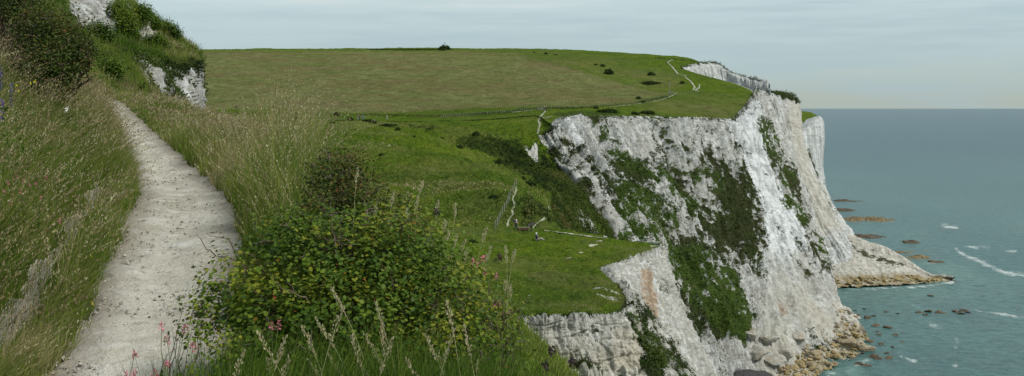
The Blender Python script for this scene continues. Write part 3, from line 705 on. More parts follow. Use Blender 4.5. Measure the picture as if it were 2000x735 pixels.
def fG(P, px, py, rt, ct):
    nz = fbm(P,.25,4,111)*.7+fbm(P,1.2,3,112)*.6
    b = np.full(len(P), -.78)
    rib = inpoly(px,py,[(1205,558),(1225,572),(1262,620),(1300,680),(1340,720),(1360,760),(1260,760),(1250,690),(1225,640),(1212,612),(1222,590)],9)
    b += 1.05*rib + .8*inpoly(px,py,[(1284,545),(1292,548),(1302,590),(1298,602),(1286,575)],4)
    b += .9*sstep(1.10,1.0,rt)*(px<1235) + .35*line(px,py,[(1288,490),(1296,520)],5)
    b += .8*inpoly(px,py,[(985,615),(1030,620),(1010,640),(990,650)],6)
    b += .8*inpoly(px,py,[(1255,685),(1275,690),(1285,740),(1262,740)],7)
    og = inpoly(px,py,[(1246,530),(1262,528),(1268,545),(1275,600),(1278,628),(1262,622),(1248,590),(1244,560)],4)
    og = np.clip(og*(.9+.8*fbm(P,.4,3,113)),0,.95) + .3*inpoly(px,py,[(1262,535),(1285,540),(1285,580),(1270,600)],8)
    cream = np.clip(.75*inpoly(px,py,[(1010,650),(1240,640),(1260,735),(1040,735)],12)*(.7+fbm(P,.25,2,114)),0,1)
    return {'veg':b+nz,'lush':np.clip(.2+fbm(P,.2,2,115),0,1),'cream':cream,'orange':np.clip(og,0,1),'dark':np.zeros(len(P)),'clean':.3*inpoly(px,py,[(1165,527),(1288,484),(1310,600),(1390,740),(1330,740),(1280,640),(1236,585)],10)}
near = face('promontory_cliff', GP, 420, 700, M['cliff_near'], fG, .42, 'promcliff', 'chalk edge of the near promontory with an orange stain', (1.5,1.7), .38, 5, .25, inland=(0,3,-.5), seed=111, ribs=.35)

# --- scree fan of the fall
rows = [
 [(1560,450,604),(1610,440,612),(1650,458,596),(1690,476,585),(1735,492,574),(1785,524,564),(1815,541,556),(1858,548.5,543)],
 [(1565,500,575),(1615,480,580),(1655,488,574),(1700,498,567),(1742,508,562),(1785,530,556),(1815,543,549),(1857,548.5,542.5)],
 [(1570,535,552),(1620,518,558),(1660,520,554),(1705,526,550),(1750,532,546),(1790,540,544),(1820,546,542),(1856,549,541.5)],
 [(1575,558,530),(1625,552,533),(1670,552,533),(1715,551,535),(1755,550,536),(1792,549,538),(1822,549.5,539),(1855,549.5,541)],
 [(1580,575,510),(1628,565,517),(1675,563,520),(1720,561,523),(1758,559,526),(1794,557,531),(1824,555,535),(1854,553,538)],
]
back = [tuple(list(W(*q)+np.array([-6,60,-30]))+[0]) for q in rows[0]]
rows = [back]+rows
G = grid_from(rows, 200, 420); P = G.reshape(-1,3).copy(); px,py = proj(P); N=grid_normals(G).reshape(-1,3); N = N*np.sign(N[:,2:3]+1e-6)
c1,c2,cv = cells(P*.35,121); b1,b2,bv = cells(P*.9,122)
berm = inpoly(px,py,[(1600,544),(1700,540),(1790,538),(1860,546),(1860,565),(1600,572)],6)
P += N*((.4+.6*berm)*( .5-c1)*.9 + (.3+.9*berm)*(.5-b1)*.7 + ridged(P*np.array([1,.4,.4]),.06,3,123)*.7)[:,None]
gold = np.clip(berm*(.75+.9*fbm(P,.25,3,124)),0,1)
veg = -.25+.55*line(px,py,[(1620,470),(1700,500),(1760,520)],16)+.3*fbm(P,.1,3,125)
o = grid_obj('scree_fan', P.reshape(G.shape), M['rubble'], {'gold':gold,'dark':np.zeros(len(P)),'veg':veg}, 'fan'); tag(o,'pale cone of fallen chalk running out into the sea','scree',None,'structure')

# --- boulder beach under the main cliff
rows = [
 [(1395,700,352),(1450,668,366),(1500,635,384),(1545,600,402),(1590,588,418),(1620,590,426),(1632,592,434),(1636,600,438)],
 [(1400,745,335),(1460,712,350),(1515,680,368),(1565,645,388),(1605,622,406),(1640,616,418),(1660,612,427),(1662,612,432)],
 [(1405,775,322),(1475,742,337),(1535,715,354),(1580,685,374),(1618,662,394),(1652,640,410),(1672,628,421),(1676,624,426)],
 [(1420,800,310),(1500,770,323),(1565,750,336),(1600,730,350),(1640,712,364),(1680,698,378),(1695,680,393),(1692,650,412)],
]
G = grid_from(rows, 240, 360); P = G.reshape(-1,3).copy(); px,py = proj(P)
c1,c2,cv = cells(P*.28,131); b1,b2,bv = cells(P*.8,132)
P[:,2] += (.55-c1)*2.2 + (.5-b1)*.9 + fbm(P,.08,3,133)*1.6
dark = inpoly(px,py,[(1415,735),(1440,722),(1500,724),(1505,760),(1400,760)],5)
P[:,2] -= dark*1.2
gold = np.clip(.0 + sstep(5,.8,P[:,2])*.55 + .5*fbm(P,.06,2,134),0,1)*(1-dark)
o = grid_obj('boulder_beach', P.reshape(G.shape), M['rubble'], {'gold':gold,'dark':dark,'veg':np.full(len(P),-.5)}, 'beach'); tag(o,'rubble beach at the foot of the main cliff','beach',None,'structure')

# ================================================================== SEA
ys = np.concatenate([np.geomspace(.6,6,10), np.linspace(8,200,50), np.linspace(201,620,320)])
cx = np.concatenate([np.linspace(-2600,1380,40), np.linspace(1390,2060,360), np.linspace(2100,4200,24)])
YY,CXX = np.meshgrid(ys,cx,indexing='ij'); D_ = CAM*F/YY
G = np.stack([(CXX-1000)/F*D_, D_, 0*D_],2)
P = G.reshape(-1,3); px,py = proj(P); px = CXX.ravel(); py = YY.ravel()+HZ
foam = np.zeros(len(P))
for pts,r,a in [([(1868,488),(1885,500),(1905,508),(1935,520),(1965,532),(2010,540)],6,.85),([(1885,483),(1935,484)],5,.6),([(1840,441),(1868,445)],5.5,.8),([(1950,490),(1985,491)],4,.55),
      ([(1905,607),(1950,612),(2000,620)],5,.62),([(1745,585),(1760,600),(1780,595)],8,.45),([(1795,600),(1830,640),(1870,650),(1865,690)],8,.40),([(1880,690),(1860,720),(1820,735)],10,.35),
      ([(1760,697),(1785,705)],6,.5),([(1625,575),(1632,600),(1640,610)],7,.7),([(1600,735),(1660,722),(1700,700)],8,.6),([(1615,563),(1700,564),(1800,560),(1860,552)],3.5,.75),
      ([(1720,497),(1760,500)],4,.5),([(1760,520),(1840,512)],4,.4),([(1680,400),(1760,405)],3,.3),([(1650,434),(1750,434)],3,.35)]:
    foam = np.maximum(foam, .92*a*line(px,py,pts,r*1.35)**.7)
shal = .8*inpoly(px,py,[(1620,560),(1760,560),(1900,540),(1990,560),(1860,590),(1700,590),(1625,590)],28) + .55*inpoly(px,py,[(1780,500),(1860,505),(1900,530),(1850,545),(1790,520)],16)+.30*inpoly(px,py,[(1640,450),(1800,445),(1850,480),(1700,480)],20)
shal += .8*inpoly(px,py,[(1590,735),(1650,715),(1700,700),(1690,740),(1600,760)],10)
shal = np.clip(shal*(.7+.8*fbm(P,.02,3,141)),0,1)
P2 = P.copy(); amp = np.clip((900-P[:,1])/500,0,1)
P2[:,2] += amp*(fbm(P*np.array([.8,1.3,1]),.12,3,142)*.35)
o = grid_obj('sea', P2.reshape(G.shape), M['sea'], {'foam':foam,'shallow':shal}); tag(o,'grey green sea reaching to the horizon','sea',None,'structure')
BV['sea'] = BVHTree.FromPolygons([(-4000,10,0),(4000,10,0),(4000,9000,0),(-4000,9000,0)],[(0,1,2,3)])
rows = [[(1408,750,323),(1436,726,324),(1470,721,325),(1508,730,328)],[(1404,765,316),(1440,742,318),(1480,740,320),(1512,745,322)],[(1398,790,306),(1440,775,308),(1485,772,310),(1520,772,312)]]
G = grid_from(rows, 40, 90); P = G.reshape(-1,3).copy(); P[:,2] += fbm(P,.3,3,151)*.35
z = np.zeros(len(P)); o = grid_obj('cove_beach', P.reshape(G.shape), M['rubble'], {'gold':z,'dark':z+1,'veg':z-1}, 'cove'); tag(o,'small dark grey shingle cove at the bottom of the main cliff','beach',None,'structure')
#PART2
# ================================================================== VEGETATION HELPERS
def unit(v): return v/(np.linalg.norm(v,axis=-1,keepdims=True)+1e-9)
def blades(base, H, Wd, lean, c, levels=(0,.35,.7,1), widths=(1,.85,.5)):
    n = len(base); az = rng.uniform(0,np.pi,n); side = np.stack([np.cos(az),np.sin(az),0*az],1)*Wd[:,None]*.5
    V = np.zeros((n,7,3)); up = np.array([0,0,1.])
    for k,t in enumerate(levels):
        p = base + up*(H*t*(1-.22*t*np.minimum(np.linalg.norm(lean,axis=1),1.2)))[:,None] + lean*(H*t**1.9)[:,None]
        if k<3: V[:,2*k]=p-side*widths[k]; V[:,2*k+1]=p+side*widths[k]
        else: V[:,6]=p
    b = (np.arange(n)*7)[:,None]
    q = np.concatenate([b+np.array([0,1,3,2]), b+np.array([2,3,5,4])]); t3 = b+np.array([4,5,6])
    return V.reshape(-1,3), [q,t3], np.repeat(c,7), V[:,6]
def merge(parts):
    V=[];F4=[];F3=[];C_=[];o=0
    for v,fs,c in parts:
        for f in fs: (F4 if f.shape[1]==4 else F3).append(f+o)
        V.append(v); C_.append(c); o+=len(v)
    fl=[]
    if F4: fl.append(np.concatenate(F4))
    if F3: fl.append(np.concatenate(F3))
    return np.concatenate(V), fl, np.concatenate(C_)
def seedheads(base, H, lean, frac, spread, size, c, k=11):
    """little spikelets round the upper part of each stem"""
    n=len(base); T = 1-frac*rng.uniform(0,1,(n,k))**.9; up=np.array([0,0,1.])
    ln = np.minimum(np.linalg.norm(lean,axis=1),1.2)
    p = base[:,None]+up*(H[:,None]*T*(1-.22*T*ln[:,None]))[...,None]+lean[:,None]*(H[:,None]*T**1.9)[...,None]
    r = spread[:,None]*np.sin(np.pi*np.clip((1-T)/frac,.03,1)*.9+.15)
    a = rng.uniform(0,2*np.pi,(n,k)); p = p + np.stack([np.cos(a)*r,np.sin(a)*r,rng.normal(0,.2,(n,k))*r],2)
    p = p.reshape(-1,3); s = np.repeat(size,k)*rng.uniform(.6,1.3,n*k)
    ax = unit(np.repeat(lean,k,0)*.7+np.array([0,0,.9])+rng.normal(0,.35,(n*k,3))); sd = unit(np.cross(ax, rng.normal(0,1,(n*k,3))))
    V = np.stack([p-ax*s[:,None], p+sd*s[:,None]*.30, p+ax*s[:,None], p-sd*s[:,None]*.30],1)
    f = (np.arange(n*k)*4)[:,None]+np.arange(4)
    return V.reshape(-1,3),[f],np.repeat(np.repeat(c,k)+rng.normal(0,.08,n*k),4)
def rot_from(nrm, tan):
    z = unit(nrm); x = unit(tan-np.sum(tan*z,1,keepdims=True)*z); y = np.cross(z,x)
    return np.stack([x,y,z],2)
def inst(tv, tf, R, T, S, c):
    n=len(T); k=len(tv); V = np.einsum('nij,kj->nki',R,tv)*S[:,None,None]+T[:,None]
    off=(np.arange(n)*k)[:,None]
    return V.reshape(-1,3),[off+np.array(f) for f in tf],np.repeat(c,k)
def mesh_parts(name, parts):
    V=[];D={};C_=[];o=0
    for v,fs,c in parts:
        for f in fs: D.setdefault(f.shape[1],[]).append(f+o)
        V.append(v);C_.append(c);o+=len(v)
    return mesh_np(name,np.concatenate(V),[np.concatenate(x) for x in D.values()],False,{'c':np.clip(np.concatenate(C_),0,1)})
_hl=[(.13,.16),(.36,.20),(.30,.40),(.50,.52),(.30,.66),(.30,.86)]
LEAF_V=np.array([(0,0,0),(0,1.0,.05)]+[(x,y,.18*x) for x,y in _hl]+[(-x,y,.18*x) for x,y in _hl])
LEAF_F=[[0,2,3,4,5,6,7,1],[1,13,12,11,10,9,8,0]]
OVAL_V=np.array([(0,0,0),(.30,.42,.08),(0,1,.0),(-.30,.42,.08)]); OVAL_F=[[0,1,2,3]]
def tubes(paths, sides=5):
    V=[];Fq=[];o=0
    for pts,rad in paths:
        pts=np.asarray(pts,float); m=len(pts); tg=unit(np.gradient(pts,axis=0)); ref=np.array([.3,.9,.2]) if abs(tg[0][1])<.8 else np.array([1,0,0.])
        a=unit(np.cross(tg,ref)); b=np.cross(tg,a); th=np.linspace(0,2*np.pi,sides,endpoint=False)
        ring=pts[:,None]+(np.cos(th)[None,:,None]*a[:,None]+np.sin(th)[None,:,None]*b[:,None])*np.asarray(rad)[:,None,None]
        V.append(ring.reshape(-1,3)); i=np.arange(m-1)[:,None]*sides; j=np.arange(sides)[None,:]; j2=(j+1)%sides
        Fq.append(np.stack([i+j,i+j2,i+sides+j2,i+sides+j],2).reshape(-1,4)+o); o+=m*sides
    return np.concatenate(V),np.concatenate(Fq)
def tube_mesh(name, paths, sides=5):
    v,f=tubes(paths,sides); return mesh_np(name,v,[f],True)
def wander(a,b,n=7,w=.12,sag=0):
    a=np.asarray(a,float);b=np.asarray(b,float);t=np.linspace(0,1,n)[:,None];p=a+(b-a)*t
    L=np.linalg.norm(b-a); j=np.cumsum(rng.normal(0,1,(n,3)),0); j-=j[0]; j-=t*j[-1]
    p=p+j*L*w/np.sqrt(n); p[:,2]+=sag*np.sin(np.pi*t[:,0])*L
    return p

# ================================================================== LONG GRASS
def sample_near(n, dmin, dmax, side):
    d = dmin*(dmax/dmin)**(rng.uniform(0,1,n)**.95)
    L = np.interp(d,KD,KL); R=np.interp(d,KD,KR)
    if side=='L': lo=np.maximum(L-9, -.50*d-1.3); x=rng.uniform(0,1,n)*(L-lo)+lo
    else:
        w=np.interp(d,[0,5,8,13,16,20,27,38,50],[2.6,1.4,.7,1.0,1.7,2.4,1.9,1.5,1.5])+1.0; x=R+rng.uniform(0,1,n)*w
    x = x+rng.normal(0,.03,n)
    a,b=edges(x,d); ip=np.minimum(x-a,b-x); rt=np.abs(a-x-.52); pxx=1000+x/d*F
    ok=(ip<.03)&((d<8.3)|(pxx<596+rng.normal(0,14,n)))&~((rt<.10)&(d<14)&(d>6)&(rng.uniform(0,1,n)<.62))
    return x[ok],d[ok],ip[ok]
def grass_set(x,d,ip,hmul=1.0,tan=.0,lean0=(.42,.05)):
    P=near_points(x,d); n=len(x)
    clump=fbm(P,1.1,3,201); tone=fbm(P,.35,3,202)
    edgeh=np.clip(.50+(-ip)*1.6,.50,1); a_e,_=edges(x,d); rtd=np.abs(a_e-x-.52); edgeh=np.where((d<14)&(x<a_e),np.minimum(edgeh,np.clip(.34+(rtd-.08)*2.6,.34,1)),edgeh)
    H=(.36+.24*clump+rng.normal(0,.07,n))*edgeh*hmul; H=np.clip(H,.06,.95)
    lean=np.stack([lean0[0]+.35*fbm(P,.8,2,203)+rng.normal(0,.33,n), lean0[1]+.3*fbm(P,.8,2,204)+rng.normal(0,.33,n),0*H],1)
    Wd=(.0032+.00036*d)*rng.uniform(.7,1.3,n)
    c=.34+.34*tone+.22*clump+rng.normal(0,.14,n)+tan+.35*(rng.uniform(0,1,n)<.13)+.12*np.clip(1+ip*1.5,0,1)
    return P,H,lean,Wd,np.clip(c,0,1)
parts=[]
x,d,ip=sample_near(72000,6.0,46,'L'); P,H,l,Wd,c=grass_set(x,d,ip); v,f,cc,_=blades(P,H,Wd,l,c); parts.append((v,f,cc))
x,d,ip=sample_near(62000,6.3,46,'R'); P,H,l,Wd,c=grass_set(x,d,ip,1.0,.03,(.12,.0)); H*=np.where(d<9.5,.55,1)*np.where(d>22,.45,1)*(1+.6*sstep(460,560,1000+P[:,0]/P[:,1]*F)*(d<22)); v,f,cc,_=blades(P,H,Wd,l,c); parts.append((v,f,cc))
o=link('long_grass',mesh_parts('long_grass',parts),M['grass']); tag(o,'long green and straw grass leaning over both sides of the chalk path','grass',None,'stuff')
parts=[]
for n,dm,dx,side,l0,sp in ((11500,6.3,40,'L',(.5,.1),.011),(7600,9.0,40,'R',(.22,.0),.010)):
    x,d,ip=sample_near(n,dm,dx,side); P,H,l,Wd,c=grass_set(x,d,ip,1.35,.0,l0)
    k=(ip<-.12)&(rng.uniform(0,1,len(x))<np.clip(.75+.9*fbm(P,.5,2,205),.15,1)); P,H,l,Wd,c,d=P[k],H[k]+.10,l[k],Wd[k],c[k],d[k]
    if side=='R': H*=np.where(d>22,.50,1.0)*(1+.75*sstep(460,560,1000+P[:,0]/P[:,1]*F)*(d<22))
    st=np.clip(.55+.3*c,0,.9); v,f,cc,_=blades(P,H,Wd*.55,l,st,widths=(1,.8,.7)); parts.append((v,f,cc*.95))
    sc=rng.uniform(.2,.9,len(P))-.25*(side=='L')*(fbm(P,.6,2,207)>.05)+.0*(side=='R')
    v,f,cc=seedheads(P,H,l,.30,sp*rng.uniform(.6,1.5,len(P)),.0068+.00048*d,sc); 
    parts.append((v,f,cc+3))
gp=[(v,f,c) for v,f,c in parts if c.max()<2]; sp_=[(v,f,c-3) for v,f,c in parts if c.max()>=2]
o=link('grass_stems',mesh_parts('grass_stems',gp),M['grass']); tag(o,'thin flowering grass stems standing above the bank','grass',None,'stuff')
o=link('grass_seed_heads',mesh_parts('grass_seed_heads',sp_),M['seed']); tag(o,'feathery brown and straw seed heads over the long grass','grass',None,'stuff')
# foreground sward under the hawthorn
n=6500; d=rng.uniform(3.9,5.9,n); x=(rng.uniform(250,1010,n)-1000)/F*d; px_=1000+x/d*F
topy=np.interp(px_,[250,330,450,600,800,950,1010],[760,690,650,640,640,650,720])+rng.normal(0,38,n)+35
P=near_points(x,d); H=np.clip((CAM-(topy-HZ)/F*d)-P[:,2],.15,1.25); l=np.stack([.12+rng.normal(0,.22,n),rng.normal(0,.2,n),0*x],1)
c=np.clip(.10+.45*fbm(P,1.6,3,206)+rng.normal(0,.13,n)+.3*(rng.uniform(0,1,n)<.1),0,1)
v,f,cc,_=blades(P,H,rng.uniform(.003,.0065,n),l,c)
o=link('foreground_grass',mesh_parts('foreground_grass',[(v,f,cc)]),M['grass']); tag(o,'green grass blades rising in front of the hawthorn bush','grass',None,'stuff')
# grass on the slope falling away on the right and on the bluff
n=26000; d=rng.uniform(9,46,n); x=rng.uniform(-.16,.14,n)*d+rng.normal(0,.4,n); P=near_points(x,d); H=rng.uniform(.10,.24,n); l=rng.normal(0,.4,(n,3)); l[:,2]=0
c=np.clip(.38+.3*fbm(P,.3,3,208)+rng.normal(0,.10,n),0,1); pr=[blades(P,H,.004+.0006*d,l,c)[:3]]
o=link('slope_grass',mesh_parts('slope_grass',pr),M['grass']); tag(o,'short grass on the slope dropping away below the bush','grass',None,'stuff')
k=np.where((bluff_cl<.25)&(bluff_px>-60)&(bluff_px<420)&(bluff_py<290)&(bluff_py>-30))[0]; print('bluff',len(k),bluff_n[k].mean(0),bluff_P[k].mean(0))
k=rng.choice(k,42000); P=bluff_P[k]+rng.normal(0,.12,(len(k),3)); P[:,2]-=.05; n=len(k); dd_=P[:,1]
tn=np.clip(.25*inpoly(bluff_px[k],bluff_py[k],[(215,120),(300,135),(400,190),(400,230),(200,200)],15)+.15*inpoly(bluff_px[k],bluff_py[k],[(300,60),(380,95),(395,130),(310,115)],10),0,1)
H=rng.uniform(.22,.55,n); l=rng.normal(0,.4,(n,3)); l[:,0]+=.2; l[:,2]=0; c=np.clip(.30+tn*1.2+.5*fbm(P,.25,3,209)+rng.normal(0,.12,n),0,1)
o=link('bluff_grass',mesh_parts('bluff_grass',[blades(P,H,rng.uniform(.012,.028,n)*dd_/60,l,c)[:3]]),M['grass']); tag(o,'rough grass tufts over the bluff beyond the path','grass',None,'stuff')
# tussocks on promontory, valley and field (one tuft = a few broad blades)
def tuft_stuff(name,label,P,H,wd,c,k=3,mat='grass'):
    P=np.repeat(P,k,0)+rng.normal(0,1,(len(P)*k,3))*np.repeat(H,k)[:,None]*np.array([.35,.35,0]); n=len(P)
    l=rng.normal(0,.45,(n,3)); l[:,2]=0
    o=link(name,mesh_parts(name,[blades(P,np.repeat(H,k)*rng.uniform(.6,1.2,n),np.repeat(wd,k),l,np.clip(np.repeat(c,k)+rng.normal(0,.07,n),0,1))[:3]]),M[mat]); tag(o,label,'grass',None,'stuff')
pp,qx,qy,sc_=prom; k=rng.choice(np.where((qx>850)&(qy>440)&(qy<640))[0],15000); P=pp[k]+rng.normal(0,.05,(len(k),3)); P[:,2]=pp[k][:,2]-.03
tuft_stuff('promontory_grass','short tufty turf on the near promontory',P,rng.uniform(.07,.20,len(k))*(1+.6*(sc_[k]>-.3)),rng.uniform(.03,.06,len(k)),.42+.5*fbm(P,.2,3,210)+rng.normal(0,.08,len(k))-.12*(sc_[k]>-.3))
pp,qx,qy,gu,sc_=valley; k=rng.choice(np.where((qx>560)&(qx<1260)&(qy>225)&(qy<480)&(sc_<.0))[0],30000); P=pp[k].copy(); P[:,2]-=.05
tuft_stuff('valley_grass','tussocky grass on the green spur',P,rng.uniform(.15,.55,len(k)),rng.uniform(.10,.24,len(k)),.38+.55*fbm(P,.06,3,211)+rng.normal(0,.10,len(k))+.08*(gu[k]<.4),2)
# gully scrub
k=np.where((qx>600)&(qx<1300)&(qy<620)&(sc_+.5*fbm(pp,.12,3,212)>.06))[0]; k=k[sdpoly(qx[k],qy[k],[(1014,280),(1060,280),(1058,332),(1034,316)])<0]; k=rng.choice(k,5200)
C0=pp[k]; m=14; n=len(k)*m; R_=np.repeat(rng.uniform(.4,1.15,len(k)),m); q=unit(rng.normal(0,1,(n,3))); q[:,2]=np.abs(q[:,2])
T=np.repeat(C0,m,0)+q*R_[:,None]*np.array([1,1,.75]); nr_=unit(q+rng.normal(0,.5,(n,3)))
o=link('gully_scrub',mesh_parts('gully_scrub',[inst(OVAL_V,OVAL_F,rot_from(nr_,rng.normal(0,1,(n,3))),T,rng.uniform(.26,.55,n),np.repeat(.56+.6*fbm(C0,.08,3,213),m)+rng.normal(0,.13,n))]),M['scrubleaf']); tag(o,'dense low scrub filling the gully beside the cliff','scrub',None,'stuff')
# scrub on the cliff faces
def cliff_scrub(name,label,data,cnt,size,thr=.05,xr=(0,3000)):
    P,n_,qx,qy,f=data; fine=fbm(P,.5,3,214)*.9
    k=np.where((f['veg']+fine>thr)&(qx>xr[0])&(qx<xr[1])&(qy<760)&(qy>100))[0]; k=rng.choice(k,cnt); m=5; n=cnt*m
    T=np.repeat(P[k]+n_[k]*size*.25,m,0)+rng.normal(0,size*.55,(n,3)); nr_=unit(np.repeat(n_[k],m,0)+rng.normal(0,.6,(n,3))+np.array([0,0,.5]))
    o=link(name,mesh_parts(name,[inst(OVAL_V,OVAL_F,rot_from(nr_,rng.normal(0,1,(n,3))),T,rng.uniform(.5,1.1,n)*size,np.clip(np.repeat(.28+.45*f['lush'][k]*.8+.5*fbm(P[k],.1,3,215),m)+rng.normal(0,.10,n),0,.86))]),M['scrubleaf']); tag(o,label,'scrub',None,'stuff')
cliff_scrub('cliff_scrub','patches of dark scrub clinging to the main cliff face',main,9000,.75,.0)
cliff_scrub('promontory_scrub','weeds growing on the promontory edge',near,5200,.22,.0)
cliff_scrub('headland_scrub','thin scrub on the farther headlands',second,900,.9,.1)
cliff_scrub('bluff_scrub','ivy and weeds on the bluff chalk',(bluff_P,bluff_n,bluff_px,bluff_py,{'veg':np.where((bluff_cl>.15)&(bluff_cl<.9),.25,-.25)+.6*fbm(bluff_P,.7,3,216),'lush':bluff_cl*.3}),3600,.22,.1,(100,420))
# seaweed-dark debris on the path
n=1500; d=5.5*(30/5.5)**rng.uniform(0,1,n); a,b=edges(0*d,d); u=rng.beta(1.3,1.3,n); x=a+(b-a)*u; P=near_points(x,d); P[:,2]+=.012+.02*(fbm(P,1.3,4,21))
s=rng.uniform(.004,.013,n)*(1+1.2*(rng.uniform(0,1,n)<.12)); tv=np.array([(1,0,0),(-1,0,0),(0,1,0),(0,-1,0),(0,0,.8),(0,0,-.8)]); tf=[[0,2,4],[2,1,4],[1,3,4],[3,0,4],[2,0,5],[1,2,5],[3,1,5],[0,3,5]]
R_=rot_from(rng.normal(0,.3,(n,3))+np.array([0,0,1]),rng.normal(0,1,(n,3)))
s=s*.6; me=mesh_parts('path_debris',[inst(tv,tf,R_,P,s,rng.uniform(0,1,n))]); o=link('path_debris',me,M['darkhead']); tag(o,'small dark droppings and twigs scattered on the chalk path','debris',None,'stuff')
n=1300; d=5.5*(30/5.5)**rng.uniform(0,1,n); a,b=edges(0*d,d); u=np.where(rng.uniform(0,1,n)<.6,rng.beta(.35,.35,n),rng.uniform(0,1,n)); x=a+(b-a)*u; P=near_points(x,d); P[:,2]+=.015
o=link('chalk_chips',mesh_parts('chalk_chips',[inst(tv,tf,rot_from(rng.normal(0,.3,(n,3))+np.array([0,0,1]),rng.normal(0,1,(n,3))),P,rng.uniform(.006,.022,n),rng.uniform(0,1,n))]),M['boulder_pale']); tag(o,'loose chalk chips along the path edges','gravel',None,'stuff')

# ================================================================== NEAR BUSHES
def bush(name,label,lobes,nclus,per,leaf,matl,base,nbr=26,brr=.016,spread=.075,group=None,shape='haw',cshift=0,dead=0,wood='bark',gap=.1):
    base=np.asarray(base,float); root=empty(name,tuple(base)); tag(root,label,'bush',group)
    lb=np.array(lobes,float); vol=lb[:,3]*lb[:,4]*lb[:,5]; pk=rng.choice(len(lb),nclus,p=vol**.75/np.sum(vol**.75))
    dirs=unit(rng.normal(0,1,(nclus,3))); dirs[:,2]=np.where(dirs[:,2]<-.45,-dirs[:,2],dirs[:,2])
    rr_=rng.uniform(.45,1.0,nclus)**.6; rr_=rr_*(1+.75*fbm(lb[pk,:3]+dirs*lb[pk,3:6],2.6/np.mean(lb[:,3]),3,221))
    cen=lb[pk,:3]+dirs*lb[pk,3:6]*rr_[:,None]
    keep=fbm(cen,3.0/np.mean(lb[:,3]),3,222)>-.42+gap; cen=cen[keep]; dirs=dirs[keep]; rr_=rr_[keep]
    n=len(cen)*per; T=np.repeat(cen,per,0)+rng.normal(0,spread,(n,3)); nr_=unit(np.repeat(dirs,per,0)*.8+np.array([0,0,.7])+rng.normal(0,.5,(n,3)))
    hue_toplit=.50+.50*fbm(cen,1.5/np.mean(lb[:,3]),3,223)+.30*np.maximum(dirs[:,2],0)+rng.normal(0,.07,len(cen))+cshift  # leaf colour variation; clusters facing up are painted lighter, like light from above
    c=np.repeat(hue_toplit+.0,per)+rng.normal(0,.035,n); c=np.where(rng.uniform(0,1,n)<.008,rng.uniform(.9,1,n),np.clip(c,0,.90))
    tv,tf=(LEAF_V,LEAF_F) if shape=='haw' else (OVAL_V,OVAL_F)
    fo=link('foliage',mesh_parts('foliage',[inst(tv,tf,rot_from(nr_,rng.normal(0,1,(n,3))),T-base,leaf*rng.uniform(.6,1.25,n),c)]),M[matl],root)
    pk2=rng.choice(len(cen),min(nbr,len(cen)),replace=False); paths=[]
    for i in pk2:
        tip=cen[i]-base; mid=tip*.55+rng.normal(0,.1,3)*np.linalg.norm(tip); a=wander(rng.normal(0,.04,3)*np.array([1,1,0]),mid,6,.10,.06); b=wander(mid,tip,6,.14)[1:]
        p=np.concatenate([a,b]); paths.append((p,np.linspace(brr,brr*.18,len(p))))
        for q in range(3):
            j=rng.integers(4,len(p)); e=p[j]+unit(rng.normal(0,1,3)+unit(tip))*np.linalg.norm(tip)*.16; t=wander(p[j],e,5,.18); paths.append((t,np.linspace(brr*.35,brr*.10,5)))
    link('branches',tube_mesh('branches',paths),M[wood],root)
    if dead:
        for i in range(dead):
            paths=[]
            l_=lb[rng.integers(len(lb))]; q=unit(rng.normal(0,1,3)+np.array([0,-.5,.4])); s0=l_[:3]+q*l_[3:6]*.7-base; e=l_[:3]+q*l_[3:6]*rng.uniform(.98,1.18)+rng.normal(0,.08,3)*l_[3]-base
            t=wander(s0,e,7,.2); paths.append((t,np.linspace(brr*.45,brr*.14,7)))
            for z_ in range(2):
                j=rng.integers(2,6); e2=t[j]+unit(rng.normal(0,1,3)+unit(e-s0))*l_[3]*.22; paths.append((wander(t[j],e2,4,.2),np.linspace(brr*.22,brr*.09,4)))
            link('bare_twig',tube_mesh('bare_twig',paths,4),M['deadwood'],root)
    return root
def Wl(px,py,d,rx,ry,rz): p=W(px,py,d); return (p[0],p[1],p[2],rx,ry,rz)
gb=near_points(np.array([-.95]),np.array([6.6]))[0]
bush('hawthorn_bush','large green hawthorn bush with lobed leaves beside the path',[Wl(700,585,6.6,.62,.55,.40),Wl(600,500,6.8,.34,.35,.26),Wl(500,600,6.4,.30,.35,.28),Wl(780,520,6.7,.36,.4,.27),Wl(860,610,6.5,.32,.35,.30),Wl(640,650,6.2,.55,.4,.32),Wl(430,605,6.3,.17,.2,.15),Wl(560,470,6.9,.20,.3,.14),Wl(700,455,6.9,.30,.3,.13),Wl(925,670,6.3,.20,.3,.22),Wl(600,730,6.0,.45,.3,.25),Wl(800,720,6.0,.42,.3,.25)],
     2500,16,.0265,'hawthorn',gb,90,.012,.050,dead=80,cshift=-.10,gap=.30)
gb=near_points(np.array([-1.45]),np.array([8.9]))[0]
bush('thorn_bush','dark thorny bush with bare reddish twigs behind the hawthorn',[Wl(655,345,8.8,.22,.3,.20),Wl(638,395,8.7,.22,.3,.26),Wl(700,400,8.7,.22,.3,.24),Wl(750,430,8.5,.24,.3,.16),Wl(800,455,8.2,.18,.3,.10),Wl(625,440,8.3,.16,.3,.2),Wl(690,325,8.8,.10,.2,.10)],820,12,.022,'thornleaf',gb,40,.012,.05,dead=95,cshift=.0,gap=.05)
gb=near_points(np.array([-.25]),np.array([6.3]))[0]
bush('straggling_bush','thin bramble with yellow and rust leaves at the right of the hawthorn',[Wl(950,620,6.2,.20,.3,.20),Wl(900,660,6.0,.24,.3,.22),Wl(985,680,6.1,.14,.2,.2)],110,8,.022,'hawthorn',gb,26,.006,.05,dead=22,cshift=.18,gap=.0)
gb=near_points(np.array([-1.75]),np.array([5.6]))[0]
